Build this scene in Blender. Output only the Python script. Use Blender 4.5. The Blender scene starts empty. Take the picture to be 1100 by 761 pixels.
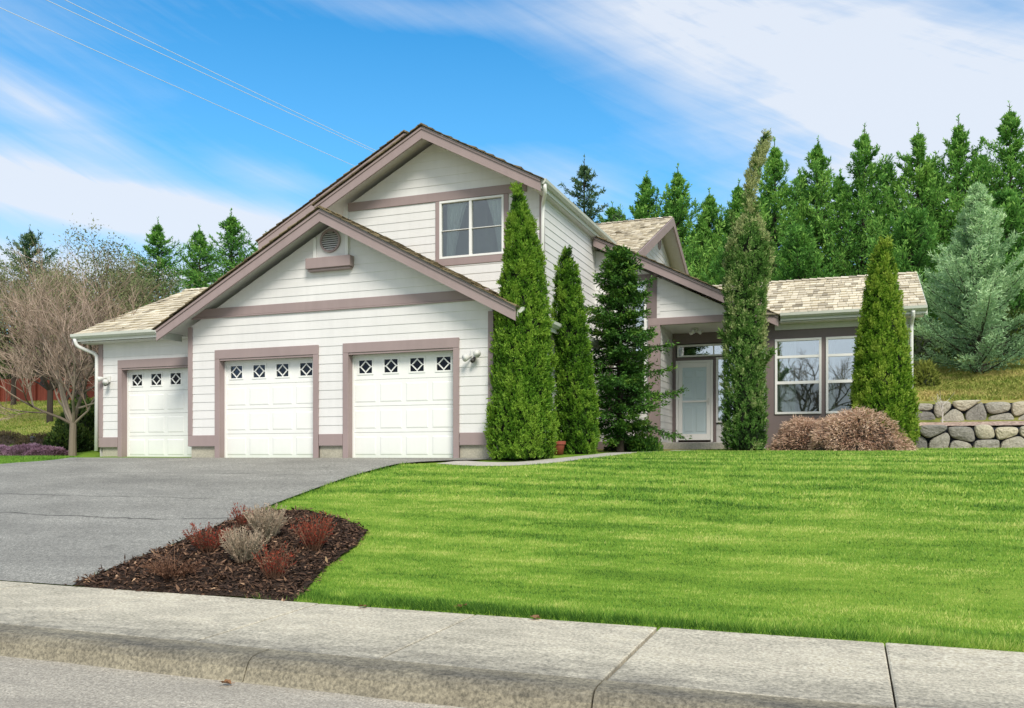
import bpy, math, random
import numpy as np
from math import sin, cos, pi, sqrt, radians
random.seed(7)
RS = np.random.RandomState(11)
scene = bpy.context.scene
COL = scene.collection
ZC = 1.6                                   # eye height above the gutter of the street

# ------------------------------------------------------------------ node helpers
class NT:
    def __init__(s, tree):
        s.t = tree; s.n = tree.nodes; s.l = tree.links
    def node(s, typ, **kw):
        n = s.n.new(typ)
        for k, v in kw.items(): setattr(n, k, v)
        return n
    def put(s, sock, v):
        if v is None: return
        if hasattr(v, 'is_linked'): s.l.new(v, sock)
        elif isinstance(v, (tuple, list)):
            v = tuple(v)
            sock.default_value = v + (1.0,) if (sock.type == 'RGBA' and len(v) == 3) else v
        else: sock.default_value = v
    def math(s, op, a, b=None, c=None, clamp=False):
        n = s.node('ShaderNodeMath', operation=op, use_clamp=clamp)
        s.put(n.inputs[0], a); s.put(n.inputs[1], b); s.put(n.inputs[2], c)
        return n.outputs[0]
    def mix(s, f, a, b, blend='MIX'):
        n = s.node('ShaderNodeMix', data_type='RGBA', blend_type=blend)
        s.put(n.inputs[0], f); s.put(n.inputs[6], a); s.put(n.inputs[7], b)
        return n.outputs[2]
    def ramp(s, f, stops, interp='LINEAR'):
        n = s.node('ShaderNodeValToRGB'); cr = n.color_ramp; cr.interpolation = interp
        while len(cr.elements) < len(stops): cr.elements.new(0.5)
        for e, (p, c) in zip(cr.elements, stops):
            e.position = p; e.color = tuple(c) + (1,) if len(c) == 3 else c
        s.put(n.inputs[0], f); return n.outputs[0]
    def noise(s, vec, scale, detail=4, rough=.55, dist=0):
        n = s.node('ShaderNodeTexNoise'); s.put(n.inputs['Vector'], vec)
        n.inputs['Scale'].default_value = scale; n.inputs['Detail'].default_value = detail
        n.inputs['Roughness'].default_value = rough; n.inputs['Distortion'].default_value = dist
        return n.outputs[0]
    def mapping(s, vec, scale=(1, 1, 1), loc=(0, 0, 0), rot=(0, 0, 0)):
        n = s.node('ShaderNodeMapping'); s.put(n.inputs[0], vec)
        n.inputs['Scale'].default_value = scale; n.inputs['Location'].default_value = loc
        n.inputs['Rotation'].default_value = rot; return n.outputs[0]
    def pos(s): return s.node('ShaderNodeNewGeometry').outputs['Position']
    def attr(s, name='tint'): return s.node('ShaderNodeAttribute', attribute_name=name).outputs['Fac']
    def bump(s, h, strength=.3, dist=.01):
        n = s.node('ShaderNodeBump'); n.inputs['Strength'].default_value = strength
        n.inputs['Distance'].default_value = dist; s.put(n.inputs['Height'], h); return n.outputs[0]

def new_mat(name):
    m = bpy.data.materials.new(name); m.use_nodes = True
    m.node_tree.nodes.clear(); t = NT(m.node_tree)
    t.out = t.node('ShaderNodeOutputMaterial'); return m, t
def principled(t, color, rough=.6, normal=None, spec=.4, metal=0):
    b = t.node('ShaderNodeBsdfPrincipled')
    t.put(b.inputs['Base Color'], color); t.put(b.inputs['Roughness'], rough)
    t.put(b.inputs['Specular IOR Level'], spec); t.put(b.inputs['Metallic'], metal)
    if normal is not None: t.put(b.inputs['Normal'], normal)
    t.l.new(b.outputs[0], t.out.inputs[0]); return b

def paint(name, c, rough=.5, var=.06, grime=0.0, spec=.35, streak=True):
    m, t = new_mat(name); p = t.pos()
    n1 = t.noise(p, 1.3, 5); n2 = t.noise(t.mapping(p, (9, 9, .9)), 1.0, 4)
    f = t.math('MULTIPLY_ADD', n1, .6, t.math('MULTIPLY', n2, .4))
    a = tuple(x * (1 - var * 1.6) for x in c); b = tuple(min(1, x * (1 + var)) for x in c)
    col = t.ramp(f, [(.3, a), (.7, b)])
    if grime:
        z = t.node('ShaderNodeSeparateXYZ'); t.put(z.inputs[0], p)
        low = t.math('MULTIPLY', t.math('SUBTRACT', 2.25, z.outputs[2], clamp=True), t.noise(p, 3.0, 5), clamp=True)
        col = t.mix(t.math('MULTIPLY', low, grime), col, (.30, .27, .20))
    principled(t, col, rough, t.bump(t.noise(p, 55, 3), .08, .004), spec); return m

def tinted(name, stops, rough=.7, translucent=0.0, spec=.2, big=None, bumpscale=None):
    g_ = GAIN.get(name, (1, 1, 1)); stops = [(p, tuple(min(.9, c * k) for c, k in zip(cc, g_))) for p, cc in stops]
    """colour read from the per-vertex 'tint' of the mesh (leaf, chip or shingle), with a soft large-scale variation"""
    m, t = new_mat(name); p = t.pos()
    f = t.attr()
    if big: f = t.math('ADD', f, t.math('MULTIPLY', t.math('SUBTRACT', t.noise(p, big[0], 3), .5), big[1]), clamp=True)
    col = t.ramp(f, stops)
    nrm = t.bump(t.noise(p, bumpscale, 4), .4, .01) if bumpscale else None
    b = principled(t, col, rough, nrm, spec)
    if translucent:
        tr = t.node('ShaderNodeBsdfTranslucent'); t.put(tr.inputs[0], col)
        mx = t.node('ShaderNodeMixShader'); mx.inputs[0].default_value = translucent
        t.l.new(b.outputs[0], mx.inputs[1]); t.l.new(tr.outputs[0], mx.inputs[2]); t.l.new(mx.outputs[0], t.out.inputs[0])
    return m

M = {}
GAIN = {'thuja_foliage': (1.12, 1.32, 1.0), 'golden_thuja_foliage': (1.1, 1.5, 1.1), 'cypress_foliage': (1.45, 1.85, 1.4), 'hemlock_foliage': (1.5, 1.55, 1.3), 'conifer_foliage': (2.2, 2.3, 1.9),
        'fir_foliage': (1.45, 1.5, 1.4), 'blue_spruce_foliage': (1.7, 1.85, 1.3), 'olive_foliage': (1.7, 1.6, 1.6), 'shrub_foliage': (1.3, 1.35, 1.2), 'dry_maple_strands': (1.38, 1.46, 1.5), 'grass_blades': (2.5, 2.6, 1.95),
        'bark_chips': (2.15, 1.95, 1.75), 'dry_lavender_sprigs': (1.15, 1.0, .95), 'red_heath_sprigs': (1.35, 1.0, 1.0), 'bank_grass_blades': (1.25, 1.35, 1.3), 'cedar_shakes': (1.0, 1.0, 1.0)}
M['siding'] = paint('siding_paint', (.72, .71, .695), .5, .05, grime=.12)
M['white'] = paint('white_paint', (.80, .80, .775), .38, .02)
M['door'] = paint('garage_door_paint', (.83, .84, .81), .4, .025, grime=.22)
M['soffit'] = paint('soffit_paint', (.68, .67, .64), .6, .05)
M['mauve'] = paint('mauve_trim_paint', (.325, .252, .245), .5, .06)
M['mauve_dark'] = paint('mauve_panel_paint', (.20, .158, .155), .5, .06)
M['gutter'] = paint('gutter_metal', (.62, .64, .58), .35, .05)
M['shade_metal'] = paint('dark_metal', (.06, .055, .05), .45, .1)
M['lamp'] = paint('lamp_housing', (.66, .66, .63), .4, .03)
M['terracotta'] = paint('terracotta', (.30, .075, .05), .55, .12)
M['curtain'] = paint('curtain_cloth', (.85, .86, .83), .8, .04)
M['interior'] = paint('interior_wall', (.55, .54, .47), .9, .15)
M['vinyl_door'] = paint('storm_door_paint', (.64, .74, .77), .4, .02)
M['dark_void'] = paint('unlit_void', (.02, .025, .035), .8, .1)  # near-black: shade behind door panes and between wall stones, put into the colour

def glass(name, refl, tint=(.85, .9, .88), k=1.2):
    m, t = new_mat(name)
    fr = t.node('ShaderNodeFresnel'); fr.inputs[0].default_value = 1.5
    f = t.math('ADD', t.math('MULTIPLY', fr.outputs[0], k), refl, clamp=True)
    gl = t.node('ShaderNodeBsdfGlossy'); gl.inputs['Roughness'].default_value = .012
    t.put(gl.inputs['Color'], (.95, .97, .97))
    p = t.pos(); t.put(gl.inputs['Normal'], t.bump(t.noise(p, .9, 1), .02, .05))
    tr = t.node('ShaderNodeBsdfTransparent'); t.put(tr.inputs[0], tint)
    mx = t.node('ShaderNodeMixShader'); t.put(mx.inputs[0], f)
    t.l.new(tr.outputs[0], mx.inputs[1]); t.l.new(gl.outputs[0], mx.inputs[2]); t.l.new(mx.outputs[0], t.out.inputs[0])
    return m
M['glass'] = glass('window_glass', .42)
M['glass_screen'] = glass('screened_window_glass', .08, (.8, .84, .8))
M['glass_up'] = glass('upper_window_glass', .07, (.8, .84, .82))
M['glass_dark'] = glass('garage_pane_glass', -.035, (.5, .6, .7))

def concrete(name, base, dark, stain=.6, speck=.25, edge=0):
    m, t = new_mat(name); p = t.pos()
    big = t.noise(p, .55, 5, .6); mid = t.noise(t.mapping(p, (1.2, 3.2, 1)), 1.7, 6, .65, .4); fine = t.noise(p, 38, 4, .7)
    f = t.math('ADD', t.math('MULTIPLY', big, .5), t.math('MULTIPLY', mid, .5))
    col = t.mix(t.math('MULTIPLY', t.ramp(f, [(.40, (0, 0, 0)), (.66, (1, 1, 1))]), stain), base, dark)
    xyz = t.node('ShaderNodeSeparateXYZ'); t.put(xyz.inputs[0], p)
    if edge:      # grime that gathers along the rounded lip of the kerb
        k = t.math('SUBTRACT', 1.0, t.math('DIVIDE', t.math('ABSOLUTE', t.math('SUBTRACT', xyz.outputs[1], 5.26 if edge < .3 else 5.32)), edge), clamp=True)
        k = t.math('MULTIPLY', k, t.ramp(t.noise(t.mapping(p, (1.6, 5, 5)), 1.6, 6, .7), [(.32, (.15, .15, .15)), (.62, (1, 1, 1))]))
        k = t.math('MULTIPLY', k, t.math('GREATER_THAN', xyz.outputs[2], .095 if edge < .3 else .0))
        col = t.mix(t.math('MULTIPLY', k, .85), col, (.085, .085, .082))
    blot = t.ramp(t.noise(p, 4.2, 6, .7), [(.50, (0, 0, 0)), (.70, (1, 1, 1))])
    col = t.mix(t.math('MULTIPLY', blot, .28), col, tuple(x * .55 for x in dark))
    col = t.mix(speck, col, t.ramp(fine, [(.35, (.10, .10, .09)), (.5, (.45, .43, .39)), (.68, (.85, .82, .76))]), 'OVERLAY')
    principled(t, col, .9, t.bump(fine, .35, .01), .2); return m
M['sidewalk'] = concrete('sidewalk_concrete', (.63, .59, .48), (.38, .355, .285), .95, .55, edge=.75)
M['kerb'] = concrete('kerb_concrete', (.31, .285, .215), (.17, .155, .12), .9, .6, edge=.17)
M['foundation'] = concrete('foundation_concrete', (.46, .44, .36), (.33, .31, .25), .6, .25)
M['walk'] = concrete('walkway_concrete', (.50, .48, .43), (.34, .32, .28), .6, .3)

def asphalt(name, base, cracks):
    m, t = new_mat(name); p = t.pos()
    fine = t.noise(p, 60, 3, .7); f2 = t.noise(p, 22, 3, .6)
    big = t.noise(t.mapping(p, (.35, 1.1, 1)), 1.0, 5, .6, .3)
    col = t.ramp(big, [(.3, tuple(x * .80 for x in base)), (.7, tuple(x * 1.16 for x in base))])
    col = t.mix(.62, col, t.ramp(fine, [(.30, (.03, .03, .03)), (.5, (.46, .46, .45)), (.70, (.98, .97, .95))]), 'OVERLAY')
    col = t.mix(.45, col, t.ramp(f2, [(.3, (.2, .2, .2)), (.7, (.8, .8, .78))]), 'OVERLAY')
    st = t.ramp(t.noise(t.mapping(p, (.7, 2.4, 1), (3, 1, 0), (0, 0, .18)), .8, 6, .65, .6), [(.44, (0, 0, 0)), (.66, (1, 1, 1))])
    col = t.mix(t.math('MULTIPLY', st, .42), col, tuple(x * .52 for x in base))
    oil = t.ramp(t.noise(p, 1.15, 4, .6), [(.63, (0, 0, 0)), (.72, (1, 1, 1))]); col = t.mix(t.math('MULTIPLY', oil, .35), col, (.07, .068, .062))
    if cracks:
        xyz = t.node('ShaderNodeSeparateXYZ'); t.put(xyz.inputs[0], p)
        for (y0, amp, sc, x0, x1, w) in cracks:
            cx = t.node('ShaderNodeCombineXYZ'); t.put(cx.inputs[0], xyz.outputs[0]); cx.inputs[1].default_value = y0 * 3
            off = t.math('MULTIPLY', t.math('SUBTRACT', t.noise(cx.outputs[0], sc, 6, .6), .5), amp)
            d = t.math('ABSOLUTE', t.math('SUBTRACT', t.math('SUBTRACT', xyz.outputs[1], y0), off))
            k = t.math('SUBTRACT', 1.0, t.math('DIVIDE', d, w), clamp=True)
            inx = t.math('MULTIPLY', t.math('GREATER_THAN', xyz.outputs[0], x0), t.math('LESS_THAN', xyz.outputs[0], x1))
            k = t.math('MULTIPLY', t.math('MULTIPLY', k, inx), t.ramp(t.noise(p, 2.3, 3), [(.3, (.2, .2, .2)), (.55, (1, 1, 1))]))
            col = t.mix(t.math('MULTIPLY', k, .85), col, (.035, .033, .03))
    principled(t, col, .9, t.bump(fine, .5, .012), .25); return m
M['driveway'] = asphalt('driveway_asphalt', (.275, .27, .245), [(11.2, .5, .5, -17, -9.2, .030), (9.9, .9, .45, -13, -7.9, .042), (13.1, .4, .4, -15, -8.3, .016)])
M['road'] = asphalt('road_asphalt', (.44, .40, .33), [])

M['shake'] = tinted('cedar_shakes', [(0, (.13, .105, .065)), (.22, (.36, .315, .235)), (.6, (.60, .53, .395)), (1, (.76, .695, .54))], .85, big=(1.1, .35), bumpscale=45)
M['shake_dark'] = tinted('dark_shakes', [(0, (.07, .055, .035)), (.3, (.18, .14, .085)), (.7, (.28, .225, .13)), (1, (.36, .31, .19))], .9, big=(1.1, .35), bumpscale=45)  # same shakes in darker browns
M['thuja'] = tinted('thuja_foliage', [(0, (.010, .026, .005)), (.35, (.040, .095, .010)), (.7, (.105, .20, .020)), (1, (.20, .28, .04))], .6, .25, big=(2.4, .35))
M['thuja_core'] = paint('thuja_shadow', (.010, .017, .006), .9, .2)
M['thuja_yellow'] = tinted('golden_thuja_foliage', [(0, (.016, .032, .006)), (.35, (.060, .105, .012)), (.7, (.15, .21, .022)), (1, (.28, .28, .05))], .6, .25, big=(2.4, .35))
M['cypress'] = tinted('cypress_foliage', [(0, (.014, .026, .010)), (.3, (.048, .095, .020)), (.6, (.105, .155, .045)), (.8, (.18, .185, .085)), (1, (.27, .235, .135))], .7, .2, big=(1.3, .35))
M['hemlock'] = tinted('hemlock_foliage', [(0, (.006, .018, .006)), (.4, (.020, .062, .014)), (.75, (.055, .13, .022)), (1, (.13, .21, .035))], .55, .2, big=(1.6, .3))
M['conifer'] = tinted('conifer_foliage', [(0, (.010, .030, .010)), (.35, (.030, .085, .020)), (.7, (.070, .16, .035)), (1, (.14, .23, .055))], .6, .3, big=(.5, .45))
M['fir'] = tinted('fir_foliage', [(0, (.016, .038, .020)), (.4, (.045, .095, .045)), (.75, (.095, .155, .075)), (1, (.17, .22, .11))], .6, .3, big=(.5, .4))
M['spruce'] = tinted('blue_spruce_foliage', [(0, (.035, .060, .045)), (.35, (.10, .165, .12)), (.7, (.21, .30, .22)), (1, (.36, .44, .34))], .6, .25, big=(1.0, .35))
M['olive'] = tinted('olive_foliage', [(0, (.04, .06, .022)), (.5, (.115, .145, .065)), (1, (.22, .23, .12))], .7, .3, big=(.6, .4))
M['bush'] = tinted('shrub_foliage', [(0, (.008, .018, .006)), (.4, (.030, .058, .014)), (.75, (.085, .12, .022)), (1, (.18, .20, .045))], .6, .25, big=(.9, .5))
M['maple'] = tinted('dry_maple_strands', [(0, (.085, .038, .022)), (.3, (.25, .13, .085)), (.65, (.42, .27, .19)), (1, (.60, .44, .33))], .8, .2, big=(2.2, .3))
M['red_heath'] = tinted('red_heath_sprigs', [(0, (.045, .010, .008)), (.4, (.14, .028, .018)), (.8, (.25, .065, .035)), (1, (.33, .13, .07))], .7, .2)
M['brown_heath'] = tinted('brown_heath_sprigs', [(0, (.06, .025, .015)), (.5, (.17, .085, .05)), (1, (.32, .20, .13))], .8, .2)
M['lavender'] = tinted('dry_lavender_sprigs', [(0, (.10, .105, .07)), (.3, (.22, .23, .17)), (.7, (.42, .37, .28)), (1, (.58, .50, .40))], .8, .2)
M['heather'] = tinted('heather_bloom', [(0, (.035, .03, .018)), (.35, (.13, .07, .085)), (.7, (.30, .17, .25)), (1, (.46, .32, .40))], .8, .2, big=(2.0, .5))
M['heather_dry'] = tinted('heather_leaf', [(0, (.025, .028, .012)), (.5, (.08, .065, .035)), (1, (.18, .13, .075))], .8, .2, big=(2.0, .5))
M['bark'] = tinted('bark_grey', [(0, (.07, .055, .042)), (.5, (.185, .15, .115)), (1, (.33, .28, .22))], .9, bumpscale=30)
M['twig'] = tinted('bare_twigs', [(0, (.10, .078, .055)), (.5, (.29, .215, .16)), (1, (.50, .39, .32))], .9)
M['bark_dark'] = paint('dark_bark', (.045, .035, .027), .9, .3)
M['branch_white'] = paint('pale_branch', (.55, .52, .47), .8, .1)
M['chips'] = tinted('bark_chips', [(0, (.012, .008, .006)), (.45, (.045, .028, .02)), (.8, (.12, .078, .052)), (1, (.34, .25, .17))], .9)
M['leaf_dry'] = tinted('dry_leaf', [(0, (.20, .09, .04)), (1, (.42, .26, .14))], .7, .2)
M['cable'] = paint('cable_sheath', (.75, .77, .80), .5, .02)

def soil():
    m, t = new_mat('mulch_soil'); p = t.pos()
    c = t.ramp(t.noise(p, 28, 6, .7), [(.3, (.012, .008, .006)), (.55, (.045, .03, .022)), (.75, (.10, .07, .05))])
    principled(t, c, .95, t.bump(t.noise(p, 30, 5), 1, .03), .15); return m
M['soil'] = soil()
def grass_ground():
    m, t = new_mat('grass_ground'); p = t.pos()
    xyz = t.node('ShaderNodeSeparateXYZ'); t.put(xyz.inputs[0], p)
    fine = t.noise(p, 42, 4, .7); mid = t.noise(t.mapping(p, (.45, 1.5, 1)), 1.3, 5, .6); big = t.noise(p, .5, 3)
    g = t.ramp(t.math('ADD', t.math('MULTIPLY', fine, .5), t.math('MULTIPLY', mid, .5)), [(.32, (.07, .15, .014)), (.5, (.16, .28, .025)), (.68, (.28, .36, .06))])
    far = t.ramp(t.noise(t.mapping(p, (.5, 1.4, 1)), .9, 6, .65), [(.30, (.115, .16, .030)), (.5, (.27, .255, .075)), (.72, (.40, .32, .13))])
    k = t.math('MULTIPLY', t.math('SUBTRACT', xyz.outputs[1], 20.5), .5, clamp=True)
    far = t.mix(.4, far, t.ramp(fine, [(.3, (.2, .2, .2)), (.7, (.8, .8, .8))]), 'OVERLAY')
    principled(t, t.mix(k, g, far), .9, t.bump(fine, .6, .03), .15); return m
M['ground'] = grass_ground()
M['grass'] = tinted('grass_blades', [(0, (.024, .060, .010)), (.35, (.074, .145, .024)), (.62, (.140, .200, .042)), (.85, (.195, .235, .070)), (1, (.265, .265, .11))], .55, .35, spec=.25)
def gravel():
    m, t = new_mat('terrace_gravel'); p = t.pos()
    v = t.node('ShaderNodeTexVoronoi'); t.put(v.inputs['Vector'], p); v.inputs['Scale'].default_value = 16
    sep = t.node('ShaderNodeSeparateColor'); t.put(sep.inputs[0], v.outputs['Color'])
    c = t.ramp(sep.outputs[0], [(0, (.20, .13, .10)), (.5, (.40, .29, .23)), (1, (.60, .47, .38))])
    principled(t, c, .9, t.bump(v.outputs['Distance'], .8, .03)); return m
M['gravel'] = gravel()
def stone():
    m, t = new_mat('wall_stone'); p = t.pos()
    a = t.noise(p, 3.5, 6, .65); b = t.noise(p, 26, 5, .65)
    c = t.ramp(t.math('ADD', t.math('MULTIPLY', a, .35), t.math('MULTIPLY', t.attr(), .65)), [(.15, (.17, .165, .155)), (.5, (.33, .315, .265)), (.85, (.50, .45, .33))])
    c = t.mix(.5, c, t.ramp(b, [(.3, (.2, .2, .2)), (.7, (.8, .8, .8))]), 'OVERLAY')
    principled(t, c, .9, t.bump(b, .6, .03), .2); return m
M['stone'] = stone()
def fence_red():
    m, t = new_mat('red_fence_stain'); p = t.pos()
    x = t.noise(t.mapping(p, (14, 14, .6)), 1, 4); 
    principled(t, t.ramp(x, [(.3, (.20, .045, .028)), (.7, (.36, .085, .05))]), .8); return m
M['fence'] = fence_red()

# ------------------------------------------------------------------ mesh helpers
class MB:
    def __init__(s): s.v = []; s.f = []; s.t = []
    def add(s, vs, fs, tint=.5):
        o = len(s.v); s.v += [tuple(x) for x in vs]; s.f += [tuple(i + o for i in f) for f in fs]
        s.t += [tint] * len(vs)
    def box(s, x0, x1, y0, y1, z0, z1, tint=.5):
        vs = [(x, y, z) for z in (z0, z1) for y in (y0, y1) for x in (x0, x1)]
        s.add(vs, [(0, 2, 3, 1), (4, 5, 7, 6), (0, 1, 5, 4), (2, 6, 7, 3), (0, 4, 6, 2), (1, 3, 7, 5)], tint)
    def bevbox(s, x0, x1, y0, y1, z0, z1, b=.006):
        """box whose edges are chamfered"""
        s.hull([(x0, x1), (y0, y1), (z0, z1)], b)
    def hull(s, r, b):
        (x0, x1), (y0, y1), (z0, z1) = r
        import bmesh
        bm = bmesh.new()
        for x in (x0, x1):
            for y in (y0, y1):
                for z in (z0, z1):
                    sx = b if x == x0 else -b; sy = b if y == y0 else -b; sz = b if z == z0 else -b
                    bm.verts.new((x, y + sy, z + sz)); bm.verts.new((x + sx, y, z + sz)); bm.verts.new((x + sx, y + sy, z))
        bmesh.ops.convex_hull(bm, input=bm.verts[:])
        bm.verts.index_update()
        s.add([v.co[:] for v in bm.verts], [[v.index for v in f.verts] for f in bm.faces]); bm.free()
    def prism(s, poly, off, tint=.5):
        n = len(poly); off = np.array(off)
        vs = [np.array(p, float) for p in poly] + [np.array(p, float) + off for p in poly]
        fs = [tuple(range(n)), tuple(range(2 * n - 1, n - 1, -1))]
        fs += [(i, i + n, (i + 1) % n + n, (i + 1) % n) for i in range(n)]
        s.add(vs, fs, tint)
    def tube(s, pts, radii, sides=8, tint=.5, cap=True):
        pts = [np.array(p, float) for p in pts]
        if not hasattr(radii, '__len__'): radii = [radii] * len(pts)
        vs = []
        ref = np.array((.13, .31, .94))
        for i, p in enumerate(pts):
            d = pts[min(i + 1, len(pts) - 1)] - pts[max(i - 1, 0)]
            d = d / (np.linalg.norm(d) + 1e-9)
            a = np.cross(d, ref)
            if np.linalg.norm(a) < .05: a = np.cross(d, (1, 0, 0))
            a /= np.linalg.norm(a); b = np.cross(d, a)
            for k in range(sides):
                w = 2 * pi * k / sides; vs.append(p + radii[i] * (cos(w) * a + sin(w) * b))
        fs = []
        for i in range(len(pts) - 1):
            for k in range(sides):
                k2 = (k + 1) % sides
                fs.append((i * sides + k, i * sides + k2, (i + 1) * sides + k2, (i + 1) * sides + k))
        if cap: fs += [tuple(range(sides - 1, -1, -1)), tuple(range((len(pts) - 1) * sides, len(pts) * sides))]
        s.add(vs, fs, tint)
    def lathe(s, prof, c=(0, 0, 0), sides=20, tint=.5):
        vs = [(c[0] + r * cos(2 * pi * k / sides), c[1] + r * sin(2 * pi * k / sides), c[2] + z) for r, z in prof for k in range(sides)]
        fs = [(i * sides + k, i * sides + (k + 1) % sides, (i + 1) * sides + (k + 1) % sides, (i + 1) * sides + k) for i in range(len(prof) - 1) for k in range(sides)]
        fs += [tuple(range(sides - 1, -1, -1)), tuple(range((len(prof) - 1) * sides, len(prof) * sides))]
        s.add(vs, fs, tint)

def root_of(o):
    while o.parent: o = o.parent
    return o
def link_mesh(name, v, f, tint, mat, parent=None, world=True, smooth=False):
    v = np.asarray(v, np.float32).reshape(-1, 3)
    if parent is not None and world: v = v - np.array(root_of(parent).location, np.float32)
    me = bpy.data.meshes.new(name)
    if isinstance(f, np.ndarray):
        nf, k = f.shape
        me.vertices.add(len(v)); me.vertices.foreach_set('co', v.ravel())
        me.loops.add(nf * k); me.loops.foreach_set('vertex_index', f.astype(np.int32).ravel())
        me.polygons.add(nf); me.polygons.foreach_set('loop_start', np.arange(0, nf * k, k, dtype=np.int32))
        me.polygons.foreach_set('loop_total', np.full(nf, k, np.int32)); me.update(calc_edges=True)
    else:
        me.from_pydata([tuple(map(float, p)) for p in v], [], f); me.update()
    if tint is not None:
        a = me.attributes.new('tint', 'FLOAT', 'POINT'); a.data.foreach_set('value', np.asarray(tint, np.float32))
    if smooth: me.polygons.foreach_set('use_smooth', np.ones(len(me.polygons), bool))
    me.materials.append(mat)
    o = bpy.data.objects.new(name, me); COL.objects.link(o)
    if parent is not None: o.parent = parent
    return o
def obj(name, mb, mat, parent=None, label=None, smooth=False, world=True):
    o = link_mesh(name, mb.v, mb.f, mb.t, mat, parent, world, smooth)
    if label: o['label'] = label
    return o
def tag(o, label=None, cat=None, group=None, kind=None):
    if label: o['label'] = label
    if cat: o['category'] = cat
    if group: o['group'] = group
    if kind: o['kind'] = kind
    return o
def thing(name, label, cat, loc=(0, 0, 0), group=None, rz=0):
    o = bpy.data.objects.new(name, None); COL.objects.link(o); o.empty_display_size = .2
    o.location = loc; o.rotation_euler = (0, 0, rz); return tag(o, label, cat, group)
def part(name, parent, mat, boxes=(), label=None, bev=0):
    if len(boxes) > 1 and name in ('skirt_board', 'corner_board', 'trim_panel', 'porch_step', 'foundation'):
        for b in boxes: part(name, parent, mat, [b], label, bev)
        return
    m = MB()
    for b in boxes: m.bevbox(*b, bev) if bev else m.box(*b)
    return obj(name, m, mat, parent, label)

# ------------------------------------------------------------------ value noise
def hash3(i, j, k, seed=0):
    n = (i * 374761393 + j * 668265263 + k * 2147483647 + seed * 1274126177) & 0xffffffff
    n = ((n ^ (n >> 13)) * 1274126177) & 0xffffffff
    return ((n ^ (n >> 16)) & 0xffff) / 65535.0
def vnoise(p, scale=1.0, seed=0):
    p = np.asarray(p, float) * scale
    i = np.floor(p).astype(np.int64); f = p - i; f = f * f * (3 - 2 * f)
    out = np.zeros(len(p))
    for dx in (0, 1):
        for dy in (0, 1):
            for dz in (0, 1):
                w = (f[:, 0] if dx else 1 - f[:, 0]) * (f[:, 1] if dy else 1 - f[:, 1]) * (f[:, 2] if dz else 1 - f[:, 2])
                out += w * hash3(i[:, 0] + dx, i[:, 1] + dy, i[:, 2] + dz, seed)
    return out
def vnoise2(x, y, sx, sy, seed=0):
    return vnoise(np.stack([np.asarray(x) * sx, np.asarray(y) * sy, np.full(np.shape(x), .5)], -1), 1, seed)

# ------------------------------------------------------------------ terrain
def sstep(a, b, x):
    t = np.clip((x - a) / (b - a), 0, 1); return t * t * (3 - 2 * t)
FR = np.array([(-200, -.08), (5.05, -.08), (5.3, .02), (7.1, .06), (7.22, .185), (8.5, .415), (12.8, 1.195), (14.2, 1.42), (15.3, 1.53), (17.5, 1.65), (21, 1.70), (31, 2.2), (37, 4.6), (42, 5.6), (60, 7), (120, 8), (400, 9)])
TR = np.array([(22.45, 1.70), (22.62, 1.75), (22.9, 2.27), (24.0, 2.42), (24.15, 2.5), (24.5, 2.95), (25, 3.06), (28, 3.92), (31, 4.6), (42, 5.6), (60, 7), (120, 8), (400, 9)])
LF = np.array([(15, 1.53), (17, 1.60), (18, 1.75), (19, 1.98), (21, 2.3), (25, 3.0), (32, 4.26), (45, 5.2), (60, 7), (120, 8), (400, 9)])
def H(X, Y):
    X = np.asarray(X, float); Y = np.asarray(Y, float)
    f = np.interp(Y, FR[:, 0], FR[:, 1])
    r = np.where(Y > 22.45, np.interp(Y, TR[:, 0], TR[:, 1]), f)
    l = np.where(Y > 15, np.interp(Y, LF[:, 0], LF[:, 1]), f)
    m = sstep(.9, 1.25, X); k = sstep(-16.9, -18.2, X) if False else 1 - sstep(-18.2, -16.9, X)
    z = f * (1 - m) + r * m
    return z * (1 - k) + l * k
def h(x, y): return float(H(x, y))

# street runs along X; the road, kerb and sidewalk are separate sheets
xs = np.unique(np.concatenate([[-400, -200, -120, -80, -60, -50], np.arange(-45, -19, 1.0), np.arange(-19, -16, .25), np.arange(-16, .5, .5), np.arange(.5, 1.5, .08), np.arange(1.5, 12, .4), [14, 18, 25, 40, 80, 160, 400]]))
ys = np.unique(np.concatenate([[-300, -100, -40, -15, -6, 0, 4, 5.0, 5.05, 5.3, 7.0, 7.1, 7.22], np.arange(7.6, 22.4, .35), np.arange(22.4, 25, .07), np.arange(25, 45, .6), [48, 55, 65, 90, 140, 250, 400]]))
XX, YY = np.meshgrid(xs, ys); ZZ = H(XX, YY)
ZZ = ZZ + np.where(YY > 8, .05, 0) * (vnoise2(XX.ravel(), YY.ravel(), .5, .5, 3).reshape(XX.shape) - .5) * np.where((XX < -16) | (XX > 1.2), 1, .25)
nx = len(xs)
gf = np.array([(j * nx + i, j * nx + i + 1, (j + 1) * nx + i + 1, (j + 1) * nx + i) for j in range(len(ys) - 1) for i in range(nx - 1)])
g = link_mesh('ground', np.stack([XX.ravel(), YY.ravel(), ZZ.ravel()], -1), gf, None, M['ground'], smooth=True); tag(g, kind='structure')

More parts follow.
